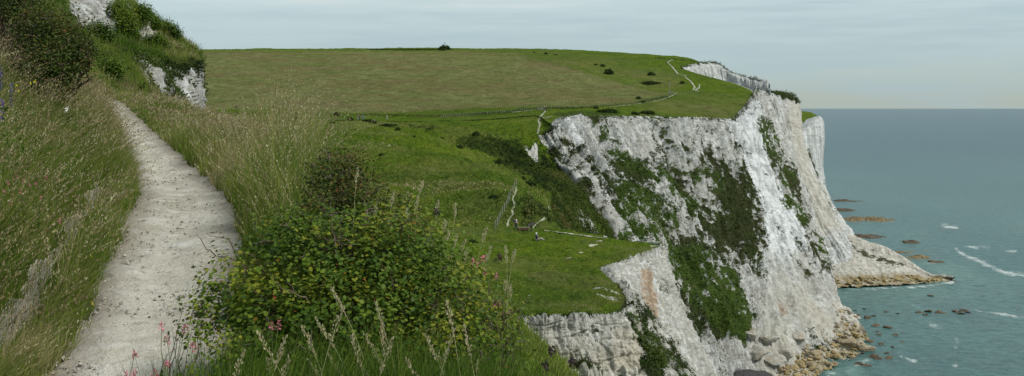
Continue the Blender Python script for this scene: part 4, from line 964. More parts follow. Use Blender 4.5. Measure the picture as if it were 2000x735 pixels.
bush('leafy_weed','low leafy weed spreading over the path edge',[Wl(385,645,5.6,.10,.15,.14),Wl(420,700,5.4,.13,.15,.14),Wl(375,590,5.8,.05,.08,.05)],60,9,.020,'hawthorn',gb,16,.004,.035,cshift=.06,gap=-.1)
# bank bushes top left
def bank_base(px,d): x=(px-1000)/F*d; return near_points(np.array([x]),np.array([d]))[0]
bush('bank_bush','dark rounded thorn bush on top of the grassy bank',[Wl(105,80,19,.60,.6,.46),Wl(75,60,19.5,.40,.5,.32),Wl(140,115,18.5,.32,.5,.34),Wl(105,138,18,.36,.4,.28),Wl(70,120,18.5,.28,.4,.28),Wl(160,110,19,.20,.3,.22),Wl(80,178,18,.34,.4,.20),Wl(110,190,17.5,.25,.3,.14)],1500,13,.042,'thornleaf',bank_base(100,19),46,.03,.12,dead=90,cshift=-.05,wood='bark')
bush('bank_bush','dark bush cut by the top left corner',[Wl(15,15,21,.5,.5,.36),Wl(-40,20,21,.5,.5,.4),Wl(50,5,22,.4,.4,.24)],700,12,.042,'thornleaf',bank_base(10,21),26,.03,.11,cshift=-.1)
def bluff_base(px,py):
    h=hit(px,py,['bluff']); return np.array(h[0])
for px_,py_,rx,rz,lab,sh in [(238,28,1.0,.9,'dark bush hanging right above the chalk outcrop',-.15),(252,66,1.0,1.7,'yellow green bush beside the bare chalk scar',-.02),(196,72,.9,.9,'small thin thorn at the foot of the chalk outcrop',-.25),(280,32,1.0,.9,'round bush on the bluff skyline',-.12),(306,88,1.0,.7,'low dark bush right of the bare chalk scar',-.2),(336,68,.8,.8,'small bush standing on the bluff edge',-.2),(300,46,.5,.35,'low bush above the bare chalk scar',-.15),(222,145,.55,.6,'small dark shrub beside the far path bend',-.2)]:
    b=bluff_base(px_,py_+6); c0=b+np.array([0,-.3,rz*.45])
    bush('bluff_bush',lab,[(c0[0],c0[1],c0[2],rx*.62,rx*.6,rz*.6),(c0[0]+rx*.35,c0[1],c0[2]-rz*.25,rx*.42,rx*.5,rz*.45),(c0[0]-rx*.4,c0[1]-.2,c0[2]-rz*.1,rx*.4,rx*.5,rz*.42)],260,10,.15,'hawthorn',b,14,.035,.22,shape='oval',cshift=sh,group='bushes on the bluff')

# ================================================================== FAR BUSHES ON THE DOWNS
def far_bush_mesh(seed,flat=1.0):
    r=np.random.default_rng(seed); n=420; q=unit(r.normal(0,1,(n,3))); q[:,2]=np.abs(q[:,2])
    rad=(.75+.35*fbm(q+seed,1.6,3,seed))*r.uniform(.7,1.02,n); T=q*rad[:,None]*np.array([1,.9,.95*flat]); nr_=unit(q+r.normal(0,.45,(n,3)))
    me=mesh_parts('bush_foliage',[inst(OVAL_V,OVAL_F,rot_from(nr_,r.normal(0,1,(n,3))),T,r.uniform(.20,.36,n),.28+.3*fbm(T,1.4,2,seed+1)+r.normal(0,.08,n))]); me.materials.append(M['scrubleaf']); return me
FB=[far_bush_mesh(300+i) for i in range(5)]; FBF=[far_bush_mesh(320+i,.55) for i in range(3)]
FAR=[(868,98,11,'round dark bush standing alone on the skyline'),(1189,145,11,'large round bush in the middle of the upper hillside'),(1163,127,4,'small bush uphill left of the large round bush'),(1177,130,5,'small bush just above the large round bush'),
 (1272,147,8,'dark bush high on the slope left of the chalk zigzag'),(1333,163,5,'small bush between the zigzag path arms'),(1247,194,6,'dark bush beside the long field fence'),(1257,200,4,'small bush just right of the one by the field fence'),
 (1163,213,6,'dark bush at the field corner above the cliff'),(658,226,8,'dark bush above the walkers near the hedge'),(650,240,5,'upright small bush left of the walkers'),(684,235,7,'low dark bush immediately left of the walkers'),
 (741,259,4,'thin bush on the spur below the walkers'),(777,253,5,'small round bush right of the walkers on the spur'),(864,270,4,'tiny bush at the head of the gully'),(930,263,7,'dark bush in the middle of the valley grass'),(898,290,7,'dark bush where the spur edge begins'),
 (745,304,5,'small bush in the open grass of the spur'),(1066,325,12,'broad leafy bush at the cliff gully head'),(1036,360,10,'dark bush halfway down the gully'),(1022,350,6,'bush touching the gully scrub below the chalk scar'),(925,476,8,'low dark bush on the promontory turf'),(964,388,9,'dark thicket on the lower spur'),(810,268,4,'tiny dark bush on the upper spur'),(1085,108,4,'small bush near the skyline above the field'),(1066,106,4,'small bush on the ridge left of another'),(1043,103,3,'tiny bush on the ridge top')]
FK=['downs','valley','prom','main']
for i,(px_,py_,r_,lab) in enumerate(FAR):
    h=hit(px_,py_,FK)
    if not h: continue
    o=link('bush',FB[i%5] if r_>5.5 or i%2 else FBF[i%3]); s=r_*1.3/F*h[3]; o.scale=(s*1.15,s,s*1.05); o.location=h[0]-Vector((0,0,s*.15)); o.rotation_euler=(0,0,i*1.3); tag(o,lab,'bush','bushes on the downs')
for i,(px_,py_,w_,h_,lab) in enumerate([(1272,165,22,7,'long low dark thicket right of the round hillside bush'),(1185,219,22,6,'long low thicket at the field corner'),(1263,222,15,5,'low scrub patch on the grass above the cliff edge'),(1240,224,8,4,'small scrub patch near the cliff edge'),(1000,298,22,7,'low thicket across the head of the gully'),(975,320,16,7,'bushy patch on the gully side'),(720,238,14,4,'low shrubs beside the track right of the walkers'),(760,247,18,4,'row of low shrubs on the spur shoulder')]):
    h=hit(px_,py_,FK)
    if not h: continue
    k=h[3]/F; n=900; q=unit(rng.normal(0,1,(n,3))); q[:,2]=np.abs(q[:,2]); T=q*rng.uniform(.6,1.0,n)[:,None]*(1+.5*fbm(q*3+i,1.0,2,i))[:,None]*np.array([w_*k,h_*k*1.6,h_*k])
    o=link('thicket',mesh_parts('thicket',[inst(OVAL_V,OVAL_F,rot_from(unit(q+rng.normal(0,.5,(n,3))),rng.normal(0,1,(n,3))),T,rng.uniform(.5,.9,n),.25+.3*fbm(T,.4,2,7)+rng.normal(0,.08,n))]),M['scrubleaf']); o.location=h[0]-Vector((0,0,.2)); tag(o,lab,'thicket')
for i in range(26):   # skyline scrub above the chalk
    px_=1282+i*4.6+rng.uniform(-1.5,1.5); py_=np.interp(px_,[1280,1320,1350,1401],[111.5,115,118.5,126])+1.2
    h=hit(px_,py_,['downs'])
    if not h: continue
    o=link('bush',FB[i%5]); s=rng.uniform(1.5,3.2)/F*h[3]; o.scale=(s*1.2,s,s); o.location=h[0]-Vector((0,0,.3)); tag(o,'small scrubby bush in the row along the skyline above the chalk','bush','skyline scrub row above the chalk')
o=None
pts=[hit(px_,97.9,['downs']) for px_ in np.linspace(725,868,60)]; pts=[np.array(p[0]) for p in pts if p]
if pts:
    pts=np.array(pts); n=4000; k=rng.integers(0,len(pts),n); T=pts[k]+np.stack([rng.normal(0,2.5,n),rng.normal(0,1,n),rng.uniform(-.3,.5,n)*(1+.6*np.sin(k*.9))],1)
    o=link('field_hedge',mesh_parts('field_hedge',[inst(OVAL_V,OVAL_F,rot_from(rng.normal(0,1,(n,3)),rng.normal(0,1,(n,3))),T,rng.uniform(.5,.9,n),.65+rng.normal(0,.12,n))]),M['scrubleaf']); tag(o,'low dark hedge along the field skyline left of the lone bush','hedge')
# hedge strip along the lower field edge
pts=[]
for a,b in zip([(400,222),(600,222),(760,226),(860,228),(960,222),(1045,213),(1080,212),(1120,212),(1230,204)],[(600,222),(760,226),(860,228),(960,222),(1045,213),(1080,212),(1120,212),(1230,204),(1303,190)]):
    for t in np.linspace(0,1,30): 
        h=hit(a[0]+(b[0]-a[0])*t,a[1]+(b[1]-a[1])*t,['downs','valley'])
        if h: pts.append(np.array(h[0]))
pts=np.array(pts); n=6000; k=rng.integers(0,len(pts),n); T=pts[k]+np.stack([rng.normal(0,1.4,n),rng.normal(0,1.5,n),rng.uniform(-.2,.45,n)],1)
o=link('field_edge_weeds',mesh_parts('field_edge_weeds',[inst(OVAL_V,OVAL_F,rot_from(rng.normal(0,1,(n,3)),rng.normal(0,1,(n,3))),T,rng.uniform(.3,.6,n),.72+.5*fbm(T,.05,2,8)+rng.normal(0,.12,n))]),M['scrubleaf']); tag(o,'strip of tall weeds along the lower edge of the field','weeds',None,'stuff')

# ================================================================== CHALK TRACKS
def track(name,label,pts,w,keys=FK,lift=.10):
    P=[]
    for (a,b) in zip(pts,pts[1:]):
        m=max(2,int(math.hypot(b[0]-a[0],b[1]-a[1])/1.2))
        for t in range(m): 
            h=hit(a[0]+(b[0]-a[0])*t/m,a[1]+(b[1]-a[1])*t/m,keys)
            if h: P.append(np.array(h[0]))
    if len(P)<3: return
    P=np.array(P); keep=[0]
    for i in range(1,len(P)):
        if np.linalg.norm(P[i]-P[keep[-1]])>w*.35: keep.append(i)
    P=P[keep]
    if len(P)<3: return
    tg=unit(np.gradient(P,axis=0)); sd=unit(np.cross(tg,np.array([0,0,1.]))); V=[]; m=5
    for i in range(len(P)):
        hw=w*.5*(1+.9*pn(np.array([[i*.35,w*7,len(P)*.37]]),5)[0]+.25*rng.normal(0,.4)); hw=max(hw,w*.2)*(1 if 0<i<len(P)-1 else .3)
        for j in range(m):
            q=P[i]+sd[i]*hw*(j/(m-1)*2-1); z_=drop_on(q[0],q[1],keys); V.append((q[0],q[1],(z_.z if z_ is not None and abs(z_.z-q[2])<3 else q[2])+lift))
    f=grid_faces(len(P),m); o=link(name,mesh_np(name,np.array(V),[f],True,{'edge':np.tile([1,.45,.18,.45,1],len(P)).astype(float)}),M['track']); tag(o,label,'path',None,'structure')
track('chalk_track','white track from the gate to the gully',[(1066,216),(1062,222),(1056,228),(1051,236),(1055,243),(1052,252),(1050,264)],.75)
track('chalk_track','side track running toward the cliff edge',[(1053,235),(1064,232),(1080,227)],.55)
track('chalk_track','stepped track climbing the lower spur',[(1010,368),(1005,380),(1001,390),(1006,402),(1000,412),(1002,420),(995,428),(989,446)],.42)
track('chalk_track','thin path winding up right of the sign',[(1069,396),(1072,408),(1070,422),(1063,428),(1050,436),(1040,447)],.28)
track('chalk_track','pale track across the promontory back edge',[(1062,451.5),(1078,453),(1100,456),(1128,459.5),(1150,463),(1185,467)],.38,['prom'])
track('chalk_track','white zigzag near the skyline',[(1314,117),(1303,122),(1311,129),(1318,137),(1324,145),(1333,147),(1343,149)],1.1)
track('chalk_track','white path dropping down the headland top',[(1338,151),(1350,160),(1357,171),(1353,178)],1.0)
track('chalk_track','short chalk fork above the cliff',[(1366,165),(1366,171),(1358,177),(1366,179)],1.1)
track('chalk_track','field path running to the tall post',[(1322,182),(1312,188),(1290,196),(1262,201),(1235,205),(1190,209.5)],.6)
track('chalk_track','pale path beside the hedge left of the gate',[(1000,220),(1020,218),(1042,216)],.6)
track('chalk_track','pale path left of the distant walkers',[(600,234.5),(640,233.5),(674,233)],.45)
for q in [[(1150,482),(1160,479),(1170,478)],[(1126,496),(1137,494),(1142,493)],[(1104,507),(1112,505),(1117,503)],[(1163,472),(1172,471),(1178,471)],[(1270,482),(1280,481),(1288,481)],[(1028,579),(1034,578),(1040,578)],[(1184,463),(1192,463),(1200,466)]]:
    track('chalk_patch','small bare chalk patch worn in the promontory turf',q,.5,['prom'],.05)

# ================================================================== FENCES, GATES, BENCH, SIGN
def box_v(x0,x1,y0,y1,z0,z1,bev=.0): return [(x0,y0,z0),(x1,y0,z0),(x1,y1,z0),(x0,y1,z0),(x0,y0,z1),(x1,y0,z1),(x1,y1,z1),(x0,y1,z1)]
BF=np.array([[0,3,2,1],[4,5,6,7],[0,1,5,4],[1,2,6,5],[2,3,7,6],[3,0,4,7]])
def boxes_mesh(name,bs,bev=.008):
    V=[];F_=[]
    for b in bs: F_.append(BF+len(V)); V+=box_v(*b)
    me=mesh_np(name,np.array(V,float),[np.concatenate(F_)],False)
    import bmesh
    bm=bmesh.new(); bm.from_mesh(me); bmesh.ops.bevel(bm,geom=list(bm.edges),offset=bev,segments=1,affect='EDGES'); bm.to_mesh(me); bm.free(); return me
def fence(label,pts,n,hh=1.15,keys=FK,mat='wood',wires=2,wr=.006,pw=.05):
    P=[];seg=[math.hypot(b[0]-a[0],b[1]-a[1]) for a,b in zip(pts,pts[1:])]; cum=np.concatenate([[0],np.cumsum(seg)])
    for t in np.linspace(0,cum[-1],n):
        h=hit(np.interp(t,cum,[p[0] for p in pts]),np.interp(t,cum,[p[1] for p in pts]),keys)
        if h: P.append(np.array(h[0]))
    root=empty('fence',tuple(P[0])); tag(root,label,'fence')
    pm=boxes_mesh('post',[(-pw,pw,-pw,pw,-.3,hh)],.015); first=link('post',pm,M[mat],root); first.location=(0,0,0)
    for p in P[1:]:
        q=first.copy(); COL.objects.link(q); q.parent=root; q.location=tuple(p-P[0]); q.rotation_euler=(random.uniform(-.05,.05),random.uniform(-.05,.05),random.uniform(0,1))
    w_=[]
    for z_ in np.linspace(.35,hh-.12,wires): w_.append((np.array(P)-P[0]+np.array([0,0,z_]),[wr]*len(P)))
    link('wire',tube_mesh('wire',w_,4),M['darkwood'],root); return root
fence('post and wire fence along the field edge left of the gate',[(862,230),(960,223.5),(1046,214.5)],44)
fence('post and wire fence along the field edge right of the gate',[(1072,213),(1120,212.5),(1230,204.5),(1303,190)],48)
fence('short post fence climbing beside the stepped track',[(968,448.0),(978,425),(990,402),(1000,378),(1008,362)],13,1.2)
fence('dark post and rail fence on the seaward grass below the bushes',[(1312,188),(1345,182),(1372,180)],14,.9)
def gate_mesh(w,h):
    b=[(0,.10,-.05,.05,-.2,h+.15),(w-.1,w,-.05,.05,-.2,h+.15)]
    return boxes_mesh('gate_post',b), boxes_mesh('gate_rails',[(.12,w-.12,-.02,.02,z,z+.08) for z in np.linspace(.15,h-.08,5)]+[(x,x+.06,-.045,-.022,.12,h) for x in np.linspace(.14,w-.2,4)],.005)
for px_,py_,w_,lab in [(1049,216,1.6,'left pale wooden gate beside the two walkers'),(1057,216,1.2,'right pale wooden hurdle touching the two walkers'),(1304,184,2.6,'small wooden gate at the foot of the tall post')]:
    h=hit(px_,py_,FK); r=empty('gate',h[0]); tag(r,lab,'gate'); a,b=gate_mesh(w_,1.15); link('gate_posts',a,M['wood'],r); link('rails',b,M['wood'],r)
h=hit(1308,184,FK); r=empty('marker_post',h[0]); tag(r,'tall slim grey post standing at the field path','post'); link('post',boxes_mesh('post',[(-.13,.13,-.13,.13,-.3,5.6)],.03),M['wood'],r); link('cross_arm',boxes_mesh('cross_arm',[(-.30,.30,-.16,-.135,4.6,4.75)],.006),M['wood'],r)
h=hit(1023,450.5,['prom']); r=empty('bench',h[0]); tag(r,'low weathered wooden bench beside the walker','bench')
link('seat',boxes_mesh('seat',[(-.82,.82,-.20+i*.14,-.20+i*.14+.12,.40,.46) for i in range(3)],.01),mat_plain('bench_wood_material',(.23,.19,.14),.85,.3,5),r)
for s in (-1,1): l=link('leg',boxes_mesh('leg',[(-.06,.06,-.18,.18,-.1,.397)],.01),mat_plain('bench_leg_material',(.16,.10,.07),.85,.3,5),r); l.location=(.62*s,0,0)
link('front_board',boxes_mesh('front_board',[(-.55,.55,-.13,-.10,.12,.34)],.01),mat_plain('bench_board_material',(.20,.11,.08),.85,.3,5),r)
h=hit(1037.5,453.5,['prom']); r=empty('information_board',h[0]); tag(r,'dark lectern board on a post beside the bench','sign')
link('post',boxes_mesh('post',[(-.09,.09,-.07,.07,-.2,.90)],.01),M['darkwood'],r)
bd=link('board',boxes_mesh('board',[(-.46,.46,-.26,.26,-.02,.02)],.008),M['darkwood'],r); bd.location=(0,-.02,1.02); bd.rotation_euler=(math.radians(30),math.radians(-24),0)

# ================================================================== PEOPLE
def skin_mesh(name,nodes,edges_,radii,lvl=2):
    me=bpy.data.meshes.new('tmp'); me.from_pydata([tuple(p) for p in nodes],edges_,[]); o=bpy.data.objects.new('tmp',me); COL.objects.link(o)
    m=o.modifiers.new('s','SKIN')
    if not me.skin_vertices: 
        bpy.context.view_layer.objects.active=o
    lay=me.skin_vertices[0]
    for i,r in enumerate(radii): lay.data[i].radius=(r,r)
    lay.data[0].use_root=True
    ss=o.modifiers.new('u','SUBSURF'); ss.levels=lvl; ss.render_levels=lvl
    dg=bpy.context.evaluated_depsgraph_get(); dg.update(); out=bpy.data.meshes.new_from_object(o.evaluated_get(dg)); bpy.data.objects.remove(o); out.name=name
    out.materials.clear()
    for p in out.polygons: p.use_smooth=True
    return out
def walk_nodes(stride=.25,sit=False,armf=.18):
    s=stride
    N={'pel':(0,0,.95),'waist':(.0,0,1.10),'chest':(.02,0,1.32),'neck':(.03,0,1.50),'head':(.045,0,1.60),'crown':(.04,0,1.68),'chin':(.085,0,1.555),
       'hl':(0,.09,.90),'kl':(s*.75,.10,.50),'al':(s*.85,.10,.09),'tl':(s*.85+.16,.11,.04),'hr':(0,-.09,.90),'kr':(-s*.35,-.10,.50),'ar':(-s*1.25,-.10,.14),'tr':(-s*1.25+.13,-.11,.05),
       'sl':(.02,.18,1.43),'el':(-armf*.6,.235,1.16),'wl':(-armf*.2,.24,.93),'fl':(-armf*.05,.24,.84),'sr':(.02,-.18,1.43),'er':(armf*.4,-.235,1.16),'wr':(armf*1.2,-.24,.96),'fr':(armf*1.5,-.24,.88)}
    if sit:
        dz=-.80; dx=-.05
        for k in ('pel','waist','chest','neck','head','crown','chin','sl','el','sr','er','wl','wr','fl','fr','hl','hr'): x,y,z=N[k]; N[k]=(x+dx-.18*(z-.95),y,z+dz)
        for k,y in (('l',.12),('r',-.12)): N['k'+k]=(.40,y,.34); N['a'+k]=(.78,y,.08); N['t'+k]=(.90,y,.16)
        N['wl']=(-.30,.26,.16);N['fl']=(-.34,.27,.06);N['wr']=(.12,-.24,.25);N['fr']=(.20,-.22,.28)
    return N
RAD=dict(pel=.125,waist=.115,chest=.14,neck=.055,head=.085,crown=.075,chin=.045,hl=.085,kl=.058,al=.040,tl=.036,hr=.085,kr=.058,ar=.040,tr=.036,sl=.060,el=.042,wl=.030,fl=.034,sr=.060,er=.042,wr=.030,fr=.034)
EDG=[('pel','waist'),('waist','chest'),('chest','neck'),('neck','head'),('head','crown'),('head','chin'),('pel','hl'),('hl','kl'),('kl','al'),('al','tl'),('pel','hr'),('hr','kr'),('kr','ar'),('ar','tr'),('chest','sl'),('sl','el'),('el','wl'),('wl','fl'),('chest','sr'),('sr','er'),('er','wr'),('wr','fr')]
def sub_skin(name,N,keys,mul,add=0,lvl=2):
    ks=list(keys); ed=[(ks.index(a),ks.index(b)) for a,b in EDG if a in ks and b in ks]
    return skin_mesh(name,[N[k] for k in ks],ed,[RAD[k]*mul+add for k in ks],lvl)
CLM={}
def cloth(col):
    if col not in CLM: CLM[col]=mat_plain('cloth_material',col,.85,.12,12)
    return CLM[col]
PM={}
def person(px_,py_,label,shirt,trous,hair,rz=0,stride=.25,sit=False,keys=FK,hatcol=None,lvl=1,hm=1.0):
    key=(stride,sit,lvl)
    if key not in PM:
        N=walk_nodes(stride,sit); al=list(RAD)
        PM[key]=(N,sub_skin('person',N,al,1.0,0,lvl+0),sub_skin('shirt',N,['pel','waist','chest','sl','el','sr','er'],1.14,.012,lvl),sub_skin('trousers',N,['pel','hl','kl','al','hr','kr','ar'],1.12,.012,lvl),sub_skin('shoes',N,['al','tl'],1.05,.012,lvl),sub_skin('shoes',N,['ar','tr'],1.05,.012,lvl))
    N,b,s,t,f1,f2=PM[key]; h=hit(px_,py_,keys)
    o=link('person',b.copy(),M['skin']); tag(o,label,'person'); o.location=h[0]; o.rotation_euler=(0,0,rz); o.scale=(hm,hm,hm)
    link('shirt',s.copy(),cloth(shirt),o); link('trousers',t.copy(),cloth(trous),o); link('shoe',f1.copy(),cloth((.03,.03,.03)),o); link('shoe',f2.copy(),cloth((.03,.03,.03)),o)
    c=np.array(N['head'])+np.array([-.02,0,.035]); import bmesh
    bm=bmesh.new(); bmesh.ops.create_icosphere(bm,subdivisions=3,radius=1); 
    for v in list(bm.verts):
        if v.co.z<-.15 and v.co.x>-.15: v.co.x*=.55; v.co.z=-.12
    for v in bm.verts: v.co=Vector((v.co.x*.112+c[0],v.co.y*.100+c[1],v.co.z*.115+c[2]))
    me=bpy.data.meshes.new('hair'); bm.to_mesh(me); bm.free()
    for p in me.polygons: p.use_smooth=True
    link('hat' if hatcol else 'hair',me,cloth(hatcol or hair),o)
    return o,h[0]
o,loc=person(1008,450.3,'person in a pale pink top and dark trousers walking past the bench',(.55,.47,.50),(.035,.035,.045),(.06,.04,.03),rz=.15,stride=.22,keys=['prom'],lvl=2)
# the rucksack on the walker's back
bp=empty('backpack',loc+Vector((-.20,-.03,1.28))); tag(bp,'dark blue rucksack on the back of the walker by the bench','backpack')
link('bag',skin_mesh('bag',[(0,0,-.18),(-.03,0,0),(0,0,.17)],[(0,1),(1,2)],[.12,.15,.11],2),cloth((.035,.03,.12)),bp); link('pocket',skin_mesh('pocket',[(-.15,0,-.12),(-.16,0,.0)],[(0,1)],[.06,.05],2),cloth((.05,.04,.15)),bp)
person(1050,471,'person in navy with a white hat sitting on the promontory grass',(.015,.018,.10),(.30,.28,.27),(.6,.6,.6),rz=0,sit=True,keys=['prom'],hatcol=(.72,.72,.70),lvl=2,hm=1.1)
person(699,234.5,'distant walker in a black top and grey blue trousers',(.012,.012,.015),(.16,.22,.26),(.45,.3,.22),rz=1.6)
person(702.5,234.6,'distant walker in dark green trousers close behind the one in grey blue',(.05,.035,.035),(.02,.05,.05),(.3,.2,.15),rz=1.4,stride=.15)
person(709,234.3,'distant person in a bright blue coat',(.03,.22,.42),(.05,.25,.42),(.2,.18,.16),rz=1.2,stride=.12)
person(755.5,234.4,'distant walker in a pale grey top near the hedge',(.42,.45,.52),(.38,.40,.44),(.05,.05,.05),rz=0,stride=.25)
person(1063,217,'left of two walkers in black by the gates with pale hair',(.012,.012,.014),(.09,.10,.12),(.70,.66,.45),rz=1.6,stride=.1)
person(1067,217.2,'right of two walkers in black by the gates with grey hair',(.010,.010,.012),(.03,.035,.05),(.5,.48,.38),rz=1.5,stride=.15)
person(1302,125,'dark distant walker beside the zigzag path top',(.012,.014,.03),(.02,.02,.03),(.05,.04,.04),rz=.5,stride=.2,hm=1.15)
person(1288.5,131,'dark distant walker on the grass left of the zigzag path',(.012,.012,.012),(.015,.015,.015),(.04,.03,.03),rz=.5,stride=.2,hm=1.0)
# a gull resting on the chalk edge
h=hit(1182,466.5,['prom']); g=link('gull',skin_mesh('gull',[(0,0,.25),(.14,0,.30),(.20,0,.40),(.26,0,.41),(-.20,0,.24),(-.34,0,.25),(0,.03,.10),(0,.03,.0),(0,-.03,.10),(0,-.03,.0)],[(0,1),(1,2),(2,3),(0,4),(4,5),(0,6),(6,7),(0,8),(8,9)],[.095,.075,.05,.012,.06,.015,.015,.012,.015,.012],2),cloth((.72,.72,.70))); g.location=h[0]; tag(g,'white gull standing on the far edge of the promontory','gull'); g.rotation_euler=(0,0,2.6)

# ================================================================== FLOWERS AND TALL STALKS
def flower(kind,px_,py_,d,label,hgt=None,group=None,headlen=.035,matk='pink',rz=.012,n=26,lean=.06,leaves=True):
    tip=W(px_,py_,d); b=near_points(np.array([tip[0]-lean]),np.array([d+.02]))[0]
    if hgt: b=tip-np.array([lean,0,hgt])
    root=empty(kind,tuple(b)); tag(root,label,'flower',group); t=tip-b
    p=wander((0,0,0),t,7,.05); link('stem',tube_mesh('stem',[(p,np.linspace(.0022,.0012,7)*(1+.05*d))],4),M['stem'],root)
    q=unit(rng.normal(0,1,(n,3))); T=t+np.stack([q[:,0]*rz,q[:,1]*rz,rng.uniform(-1,.35,n)*headlen],1)*np.array([1,1,1])
    T[:,:2]=t[:2]+(T[:,:2]-t[:2])*np.interp(T[:,2]-t[2],[-headlen,0,headlen*.35],[1.15,.9,.25])[:,None]
    link('flower_head',mesh_parts('flower_head',[inst(OVAL_V,OVAL_F,rot_from(unit(q+rng.normal(0,.4,(n,3))),rng.normal(0,1,(n,3))+np.array([0,0,1])),T,np.full(n,rz*1.15)*rng.uniform(.7,1.2,n),rng.uniform(0,1,n))]),M[matk],root)
    if leaves:
        m=18; u=rng.uniform(.25,.8,m); T=np.array([p[int(x*6)] for x in u])+rng.normal(0,.012,(m,3)); link('leaves',mesh_parts('leaves',[inst(OVAL_V,OVAL_F,rot_from(rng.normal(0,1,(m,3)),rng.normal(0,1,(m,3))),T,rng.uniform(.015,.035,m)*(1+.03*d),rng.uniform(.2,.6,m))]),M['hawthorn'],root)
    return root
PK=[(263,690,4.7,'pink clover head over the path nearest the lower left of the bush'),(316,633,4.9,'pink flower with dark bud above the others over the path'),(361,641,4.9,'pink flower just left of the leafy weed'),(247,733,4.5,'pink flower cut by the bottom edge of the picture'),(326,661,4.7,'pale pink flower between two brighter ones'),(302,726,4.6,'small pink flower low over the path'),(377,673,4.8,'salmon flower head among the leaves'),(326,703,4.6,'magenta flower low in the weeds'),(262,724,4.6,'pink flower beside the one cut by the frame'),(530,634,5.4,'pink flower on the left flank of the hawthorn'),(545,631,5.4,'second pink flower on the left flank of the hawthorn')]
for a in PK: flower('pink_flower',a[0],a[1],a[2],a[3],group='pink flowers by the path',headlen=.03,rz=.011)
for a in [(942,503,6.9,'tall pink flower above the right side of the hawthorn'),(934,513,6.9,'small pink flower just below the tallest on the right'),(924,508,6.8,'faded pink flower head on the right'),(949,530,6.8,'pink flower in the middle of the right clump'),(968,536,6.9,'pink flower at the right of the right clump'),(977,590,6.6,'pink and purple flower by the turf edge'),(965,590,6.6,'pale flower beside the pink and purple one'),(995,455+150,6.8,'faint pink flower at the outermost twig')]: flower('pink_flower',a[0],a[1],a[2],a[3],hgt=.42,group='pink flowers right of the hawthorn',headlen=.03,rz=.013)
for i,a in enumerate([(16,357,10.2),(31,345,10.6),(46,352,10.5),(58,360,10.4),(70,358,10.3),(8,372,10),(116,430,9.6),(80,384,10.0),(40,372,10.1),(25,382,10.0),(20,395,9.7),(90,345,10.8)]):
    flower('pink_flower',a[0],a[1],a[2],'pink clover flower in the patch on the left bank',hgt=.40,group='pink clover patch on the left bank',headlen=.03,rz=.0125,n=22)
for px_,py_,L_,lab in [(22,172,.20,'tall purple spike flower on the left bank'),(2,140,.20,'purple spike flower higher up at the left frame edge'),(4,205,.17,'lower purple spike flower at the left frame edge')]:
    flower('purple_spike',px_,py_,9.2,lab,hgt=.62,headlen=L_*.8,matk='purple',rz=.013,n=70,lean=-.08)
for i,(px_,py_,d_,hg) in enumerate([(60,163,11,.5),(32,167,11,.5),(68,158,11,.5),(178,500,8.9,.3),(36,178,11,.5),(475,362,13,.4),(477,360,13,.4),(180,590,8.0,.3)]): flower('yellow_flower',px_,py_,d_,'tiny yellow flower among the long grass',hgt=hg,group='yellow flowers in the grass',headlen=.015,matk='yellow',rz=.011,n=14,leaves=False)
for px_,py_,d_,lab in [(852,411,6.6,'dark seed ball on a stalk above the hawthorn'),(1078,683,5.2,'dark round flower nearest the chalk block'),(1118,702,5.1,'dark round flower furthest right over the chalk'),(1066,712,5.0,'dark round flower lowest of the three over the chalk'),(975,500,6.7,'ragged dark brown flower head over the turf'),(462,210,13.5,'brown dock spike over the verge'),(578,222,13.0,'dark dock spike at the verge end')]:
    flower('dry_flower',px_,py_,d_,lab,hgt=.5,group=None,headlen=.03 if d_<8 else .10,matk='darkhead',rz=.016 if d_<8 else .013,n=40 if d_<8 else 50,leaves=False)
flower('pale_flower',130,212,11,'cream curled seed head on the left bank',hgt=.4,headlen=.05,matk='white',rz=.016,n=24,leaves=False)
def stalk(px_,py_,d,label,hgt,lean,hl=.09,group='tall pale grass stalks',cc=.85,thick=.010):
    tip=W(px_,py_,d); b=tip-np.array([lean*hgt,0,hgt]); root=empty('grass_stalk',tuple(b)); tag(root,label,'grass stalk',group)
    t=np.linspace(0,1,9); p=np.stack([lean*hgt*t**1.8,.02*t,hgt*t],1)+np.cumsum(rng.normal(0,.002,(9,3)),0)
    link('stem',tube_mesh('stem',[(p,np.linspace(.0020,.0010,9)*(1+.04*d))],4),mat_stalk,root)
    n=60; u=1-rng.uniform(0,1,n)*hl/hgt; T=np.stack([np.interp(u,t,p[:,k]) for k in range(3)],1); r_=thick*np.sin(np.clip((1-u)*hgt/hl,.05,1)*2.6+.2); a=rng.uniform(0,6.28,n); T+=np.stack([np.cos(a)*r_,np.sin(a)*r_,0*r_],1)
    ax=unit(np.stack([np.cos(a)*.35+lean*.8,np.sin(a)*.35,1+0*a],1)); 
    link('seed_head',mesh_parts('seed_head',[inst(OVAL_V*np.array([.8,1,1]),OVAL_F,rot_from(unit(np.cross(ax,rng.normal(0,1,(n,3)))),np.cross(ax,rng.normal(0,1,(n,3)))),T,rng.uniform(.010,.017,n),np.full(n,cc)+rng.normal(0,.08,n))]),M['seed'],root)
mat_stalk=mat_plain('dry_stalk_material',(.30,.30,.14),.75,.3,20)
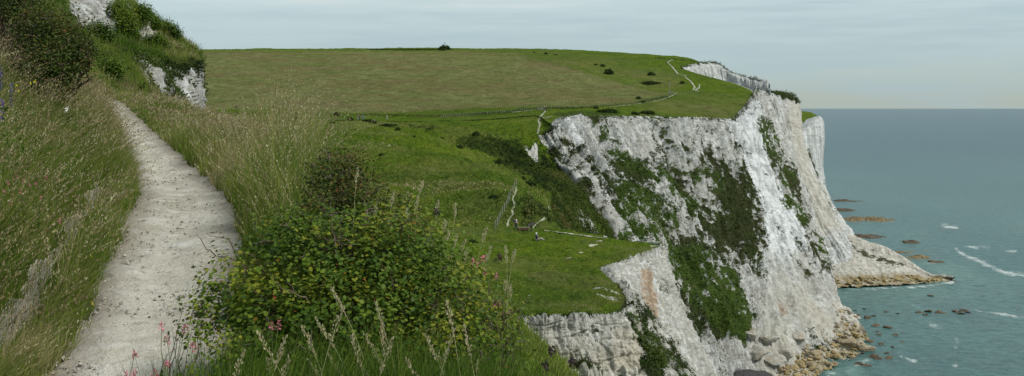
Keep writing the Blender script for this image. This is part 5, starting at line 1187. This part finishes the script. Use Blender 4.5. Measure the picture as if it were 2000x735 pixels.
places=[(828,362,'tallest pale stalk above the hawthorn middle'),(816,385,'pale stalk left of the tallest above the hawthorn'),(887,393,'thin stalk against the green spur'),(866,430,'pale stalk between spur and promontory edge'),(770,372,'pale stalk at the left end of the row above the hawthorn'),(845,440,'short pale stalk behind the hawthorn crown'),(878,452,'drooping pale stalk below the thin one'),(908,470,'pale stalk leaning over the promontory line'),(957,483,'upright pale stalk beside the dark flower head'),(1003,486,'broad pale seed head furthest right'),(985,482,'hooked pale stalk near the broad seed head'),(950,443,'fluffy pale stalk crossing the promontory back edge'),(912,488,'nodding stalk among the right hand flowers'),(893,460,'pale stalk right of the hawthorn shoulder'),(1000,552,'fluffy stalk at the right tips'),(988,545,'small fluffy stalk beside the right tips'),(700,330,'thin stalk over the thorn bush'),(735,395,'pale stalk right of the thorn bush'),(795,410,'stalk in the middle of the pale row'),(860,395,'slender stalk next to the dark seed ball')]
for i,(a,b,lab) in enumerate(places): stalk(a,b,7.0+.25*(i%3),lab,.42+.06*(i%4),rng.uniform(-.05,.30),.10 if i%3 else .075,'tall pale grass stalks behind the hawthorn')
fg=[(553,655),(585,640),(610,622),(640,690),(668,598),(688,660),(712,655),(735,590),(762,668),(790,700),(830,650),(858,690),(885,640),(905,640),(742,640),(520,700),(560,700),(603,700),(700,705),(930,705),(475,690),(505,650),(868,590),(650,560)]
for i,(a,b) in enumerate(fg): stalk(a,b,4.3+.3*(i%4),'straw coloured grass stalk leaning in front of the hawthorn',.62,rng.uniform(-.42,-.05) if i%4 else .2,.13,'straw grass stalks in front of the hawthorn',.78,.010)

# ================================================================== ROCKS
import bmesh
def rock_mesh(seed,name='boulder',sub=3):
    r=np.random.default_rng(seed); bm=bmesh.new(); bmesh.ops.create_icosphere(bm,subdivisions=sub,radius=1); me=bpy.data.meshes.new(name); bm.to_mesh(me); bm.free()
    V=np.array([v.co for v in me.vertices]); n=unit(r.normal(0,1,(13,3))); hh=r.uniform(.62,1.0,13)
    dt=V@n.T; rr_=np.min(np.where(dt>.05,hh/np.maximum(dt,.05),9),axis=1); V=V*np.minimum(rr_,1.25)[:,None]*np.array([1.15,1,.8])
    V+=unit(V)*(fbm(V+seed,1.8,3,seed)*.12)[:,None]; me.vertices.foreach_set('co',V.astype(np.float32).ravel()); me.update(); return me
RV={}
for mk in ('boulder_pale','boulder_tan','boulder_gold','boulder_dark'):
    RV[mk]=[]
    for s in range(6): m=rock_mesh(400+s+(7 if mk=='boulder_dark' else 0)); m.materials.append(M[mk]); RV[mk].append(m)
def put_rock(p,s,mk,label,group,flat=1.0,name='boulder'):
    o=link(name,RV[mk][rng.integers(6)]); o.location=p; o.scale=(s*rng.uniform(.8,1.25),s*rng.uniform(.8,1.2),s*rng.uniform(.6,1.0)*flat); o.rotation_euler=(rng.uniform(-.4,.4),rng.uniform(-.4,.4),rng.uniform(0,6.28)); tag(o,label,'rock',group); return o
i=0; tries=0
while i<240 and tries<1500:
    tries+=1; px_=rng.uniform(1460,1700); py_=rng.uniform(600,738)
    h=hit(px_,py_,['beach','main'])
    if not h or h[0].z<-.3: continue
    hb=drop_on(h[0].x,h[0].y,['beach'])
    if hb is None or abs(hb.z-h[0].z)>1.5: continue
    low=h[0].z<3.0; mk=('boulder_gold' if rng.uniform()<.45 else 'boulder_tan') if low else ('boulder_pale' if rng.uniform()<.75 else 'boulder_tan')
    s=rng.uniform(.4,1.05)*(1.7 if rng.uniform()<.12 else 1)
    put_rock(h[0]+Vector((0,0,s*.15)),s,mk,'golden brown boulder on the low rubble at the cliff foot' if low else 'pale chalk boulder on the upper rubble at the cliff foot','boulders at the foot of the main cliff'); i+=1
for px_,py_,s,lab in [(1512,706,3.0,'huge pale block low on the rubble nearest the dark cove'),(1480,690,3.2,'huge cracked block against the cliff above the dark cove'),(1535,690,2.4,'large leaning slab right of the huge pale block'),(1686,683,2.8,'large tan block alone at the seaward end of the rubble'),(1650,672,2.6,'large olive slab left of the seaward block'),(1560,660,2.0,'rounded large boulder in the middle of the rubble'),(1500,665,2.8,'tall block leaning on the cliff base'),(1466,655,2.6,'block wedged in the scrubby cliff foot'),(1590,690,1.9,'squat golden boulder at mid rubble')]:
    h=hit(px_,py_,['beach','main'])
    if h: put_rock(h[0]+Vector((0,-.3,s*.1)),s,'boulder_tan' if 'tan' in lab or 'olive' in lab or 'golden' in lab else 'boulder_pale',lab,None)
for i in range(80):
    px_=rng.uniform(1612,1850); py_=np.interp(px_,[1612,1850],[558,549])-rng.uniform(0,12)*(1 if px_<1800 else .4); h=hit(px_,py_,['fan'])
    if h: s=rng.uniform(.5,1.3); put_rock(h[0]+Vector((0,0,s*.2)),s,'boulder_gold','small golden rock at the waterline of the scree fan','waterline rocks of the scree fan')
SR=[(1796,611,1.6),(1806,615,1.2),(1812,609,1.8),(1836,611,1.6),(1842,613,1.3),(1830,612,1.2),(1868,609,1.7),(1876,613,1.6),(1884,608,1.6),(1892,611,1.2),(1880,606,1.2)]
for a,b,s in SR: h=hit(a,b,['sea']); put_rock(h[0],s,'boulder_dark','red brown rock in the string breaking the surface offshore','string of offshore rocks',.6,'sea_rock')
for a,b,s in [(1818,578,1.5),(1640,610,1.2),(1668,606,1.2),(1673,616,1.6),(1696,622,2.0),(1703,618,1.3),(1710,636,1.8),(1735,640,2.0),(1748,655,1.5),(1718,654,1.3),(1760,652,1.1),(1700,668,1.5),(1722,672,1.1),(1705,697,2.2),(1716,702,1.6),(1735,700,1.3),(1728,690,1.0),(1690,714,1.7),(1675,712,1.3),(1745,678,.9),(1762,668,.8),(1730,610,1.0),(1755,613,1.0),(1690,604,.9),(1715,648,1.0),(1680,690,1.2),(1990,605,.9),(1665,700,1.3)]:
    h=hit(a,b,['sea']); put_rock(h[0]+Vector((0,0,-.1)),s,'boulder_dark','dark wet rock awash off the rubble beach','dark rocks awash off the beach',.55,'sea_rock')
def reef(px0,px1,py_,th,mk,label,hgt=1.1,seed=1):
    d=CAM*F/(py_-HZ); x0=(px0-1000)/F*d; x1=(px1-1000)/F*d; dw=CAM*F/(py_-th/2-HZ)-CAM*F/(py_+th/2-HZ); nx,ny=int((px1-px0)*1.6)+6,14
    X,Y=np.meshgrid(np.linspace(x0,x1,nx),np.linspace(d-dw/2,d+dw/2,ny)); P=np.stack([X.ravel(),Y.ravel(),0*X.ravel()],1)
    u=(X.ravel()-x0)/(x1-x0); v=(Y.ravel()-d)/(dw/2); env=np.sqrt(np.clip(1-v**2,0,1))*np.clip(u*9,0,1)*np.clip((1-u)*3,0,1)**.6
    P[:,2]=env*.75*hgt*(.65+1.6*fbm(P,.10,4,seed)+ .5*ridged(P,.35,2,seed+3)) -.62
    o=link('rock_reef',mesh_np('rock_reef',P,[grid_faces(ny,nx)],False),M[mk]); tag(o,label,'reef')
reef(1640,1752,429,9,'reef','long golden brown reef reaching out behind the far headland',1.6,1)
reef(1628,1672,411,5,'boulder_dark','short dark reef at the foot of the far headland',1.6,2)
reef(1625,1690,393,3,'boulder_dark','thin farthest reef line behind the headlands',1.5,3)
reef(1650,1735,463,8,'boulder_dark','broken dark reef above the scree fan crest',1.3,4)
reef(1758,1800,473,6,'boulder_dark','small dark reef patch out from the fan crest',1.3,5)
reef(1725,1800,492,5,'reef','brown reef running along behind the fan ridge',1.2,6)
reef(1750,1822,503,8,'reef','wide brown reef just beyond the fan point',1.5,7)
reef(1810,1850,512,4,'boulder_dark','dark reef tip right of the wide brown reef',1.1,8)
reef(1780,1812,527,6,'boulder_dark','dark rocks against the seaward end of the fan',1.6,9)
reef(1845,1870,548,5,'boulder_dark','dark tip of rocks ending the scree fan',1.4,10)
# ================================================================== LIGHT, SKY, CAMERA
w = bpy.data.worlds.new('World'); SC.world = w
t = NT('w', w)
EL, AZ = math.radians(46), math.radians(112)      # azimuth measured clockwise from north (+Y)
sky = t.n('ShaderNodeTexSky'); sky.sky_type='NISHITA'; sky.sun_disc=False; sky.sun_elevation=EL; sky.sun_rotation=AZ
sky.air_density=1.0; sky.dust_density=2.0
bg1 = t.n('ShaderNodeBackground', {'Color': sky.outputs[0], 'Strength': .08})
g = t.n('ShaderNodeTexCoord').outputs['Generated']
z = t.n('ShaderNodeSeparateXYZ', {0:g}).outputs[2]
base = t.ramp(t.sharp(z,-.002,.20), [(0,(.385,.44,.40)),(.05,(.405,.49,.475)),(.16,(.42,.525,.55)),(.42,(.47,.58,.605)),(1,(.53,.61,.64))])
n1 = t.noise(1.0, 5, .55, (2.2,2.2,34), g); n2 = t.noise(1.0, 5, .6, (7,7,90), g)
cl = t.math('ADD', t.math('MULTIPLY', n1,.65), t.math('MULTIPLY', n2,.35))
c = t.mix(t.math('MULTIPLY', t.sharp(cl,.47,.60), .6), base, (.36,.475,.515))
c = t.mix(t.math('MULTIPLY', t.sharp(cl,.47,.34), .6), c, (.60,.665,.665))
bg2 = t.n('ShaderNodeBackground', {'Color': c, 'Strength': 1.0})
mx = t.n('ShaderNodeMixShader', {0:.88, 1:bg1.outputs[0], 2:bg2.outputs[0]})
t.n('ShaderNodeOutputWorld', {'Surface': mx.outputs[0]})
sl = bpy.data.lights.new('sun','SUN'); sl.energy=2.8; sl.angle=math.radians(10); sl.color=(1,.96,.90)
so = bpy.data.objects.new('sun', sl); COL.objects.link(so)
sd = Vector((math.sin(AZ)*math.cos(EL), math.cos(AZ)*math.cos(EL), math.sin(EL)))
so.rotation_euler = sd.to_track_quat('Z','Y').to_euler(); so.location=(0,0,CAM+60)
cam = bpy.data.cameras.new('camera'); cam.sensor_width=36; cam.lens=36*F/2000; cam.shift_y=(HZ-367.5)/2000
cam.clip_start=.1; cam.clip_end=400000
co = bpy.data.objects.new('camera', cam); COL.objects.link(co); co.location=(0,0,CAM); co.rotation_euler=(math.radians(90),0,0)
SC.camera = co
SC.view_settings.view_transform='Standard'; SC.view_settings.look='None'; SC.view_settings.exposure=.26; SC.view_settings.gamma=1
SC.cycles.max_bounces=6; SC.cycles.diffuse_bounces=3; SC.cycles.transmission_bounces=3; SC.cycles.transparent_max_bounces=4
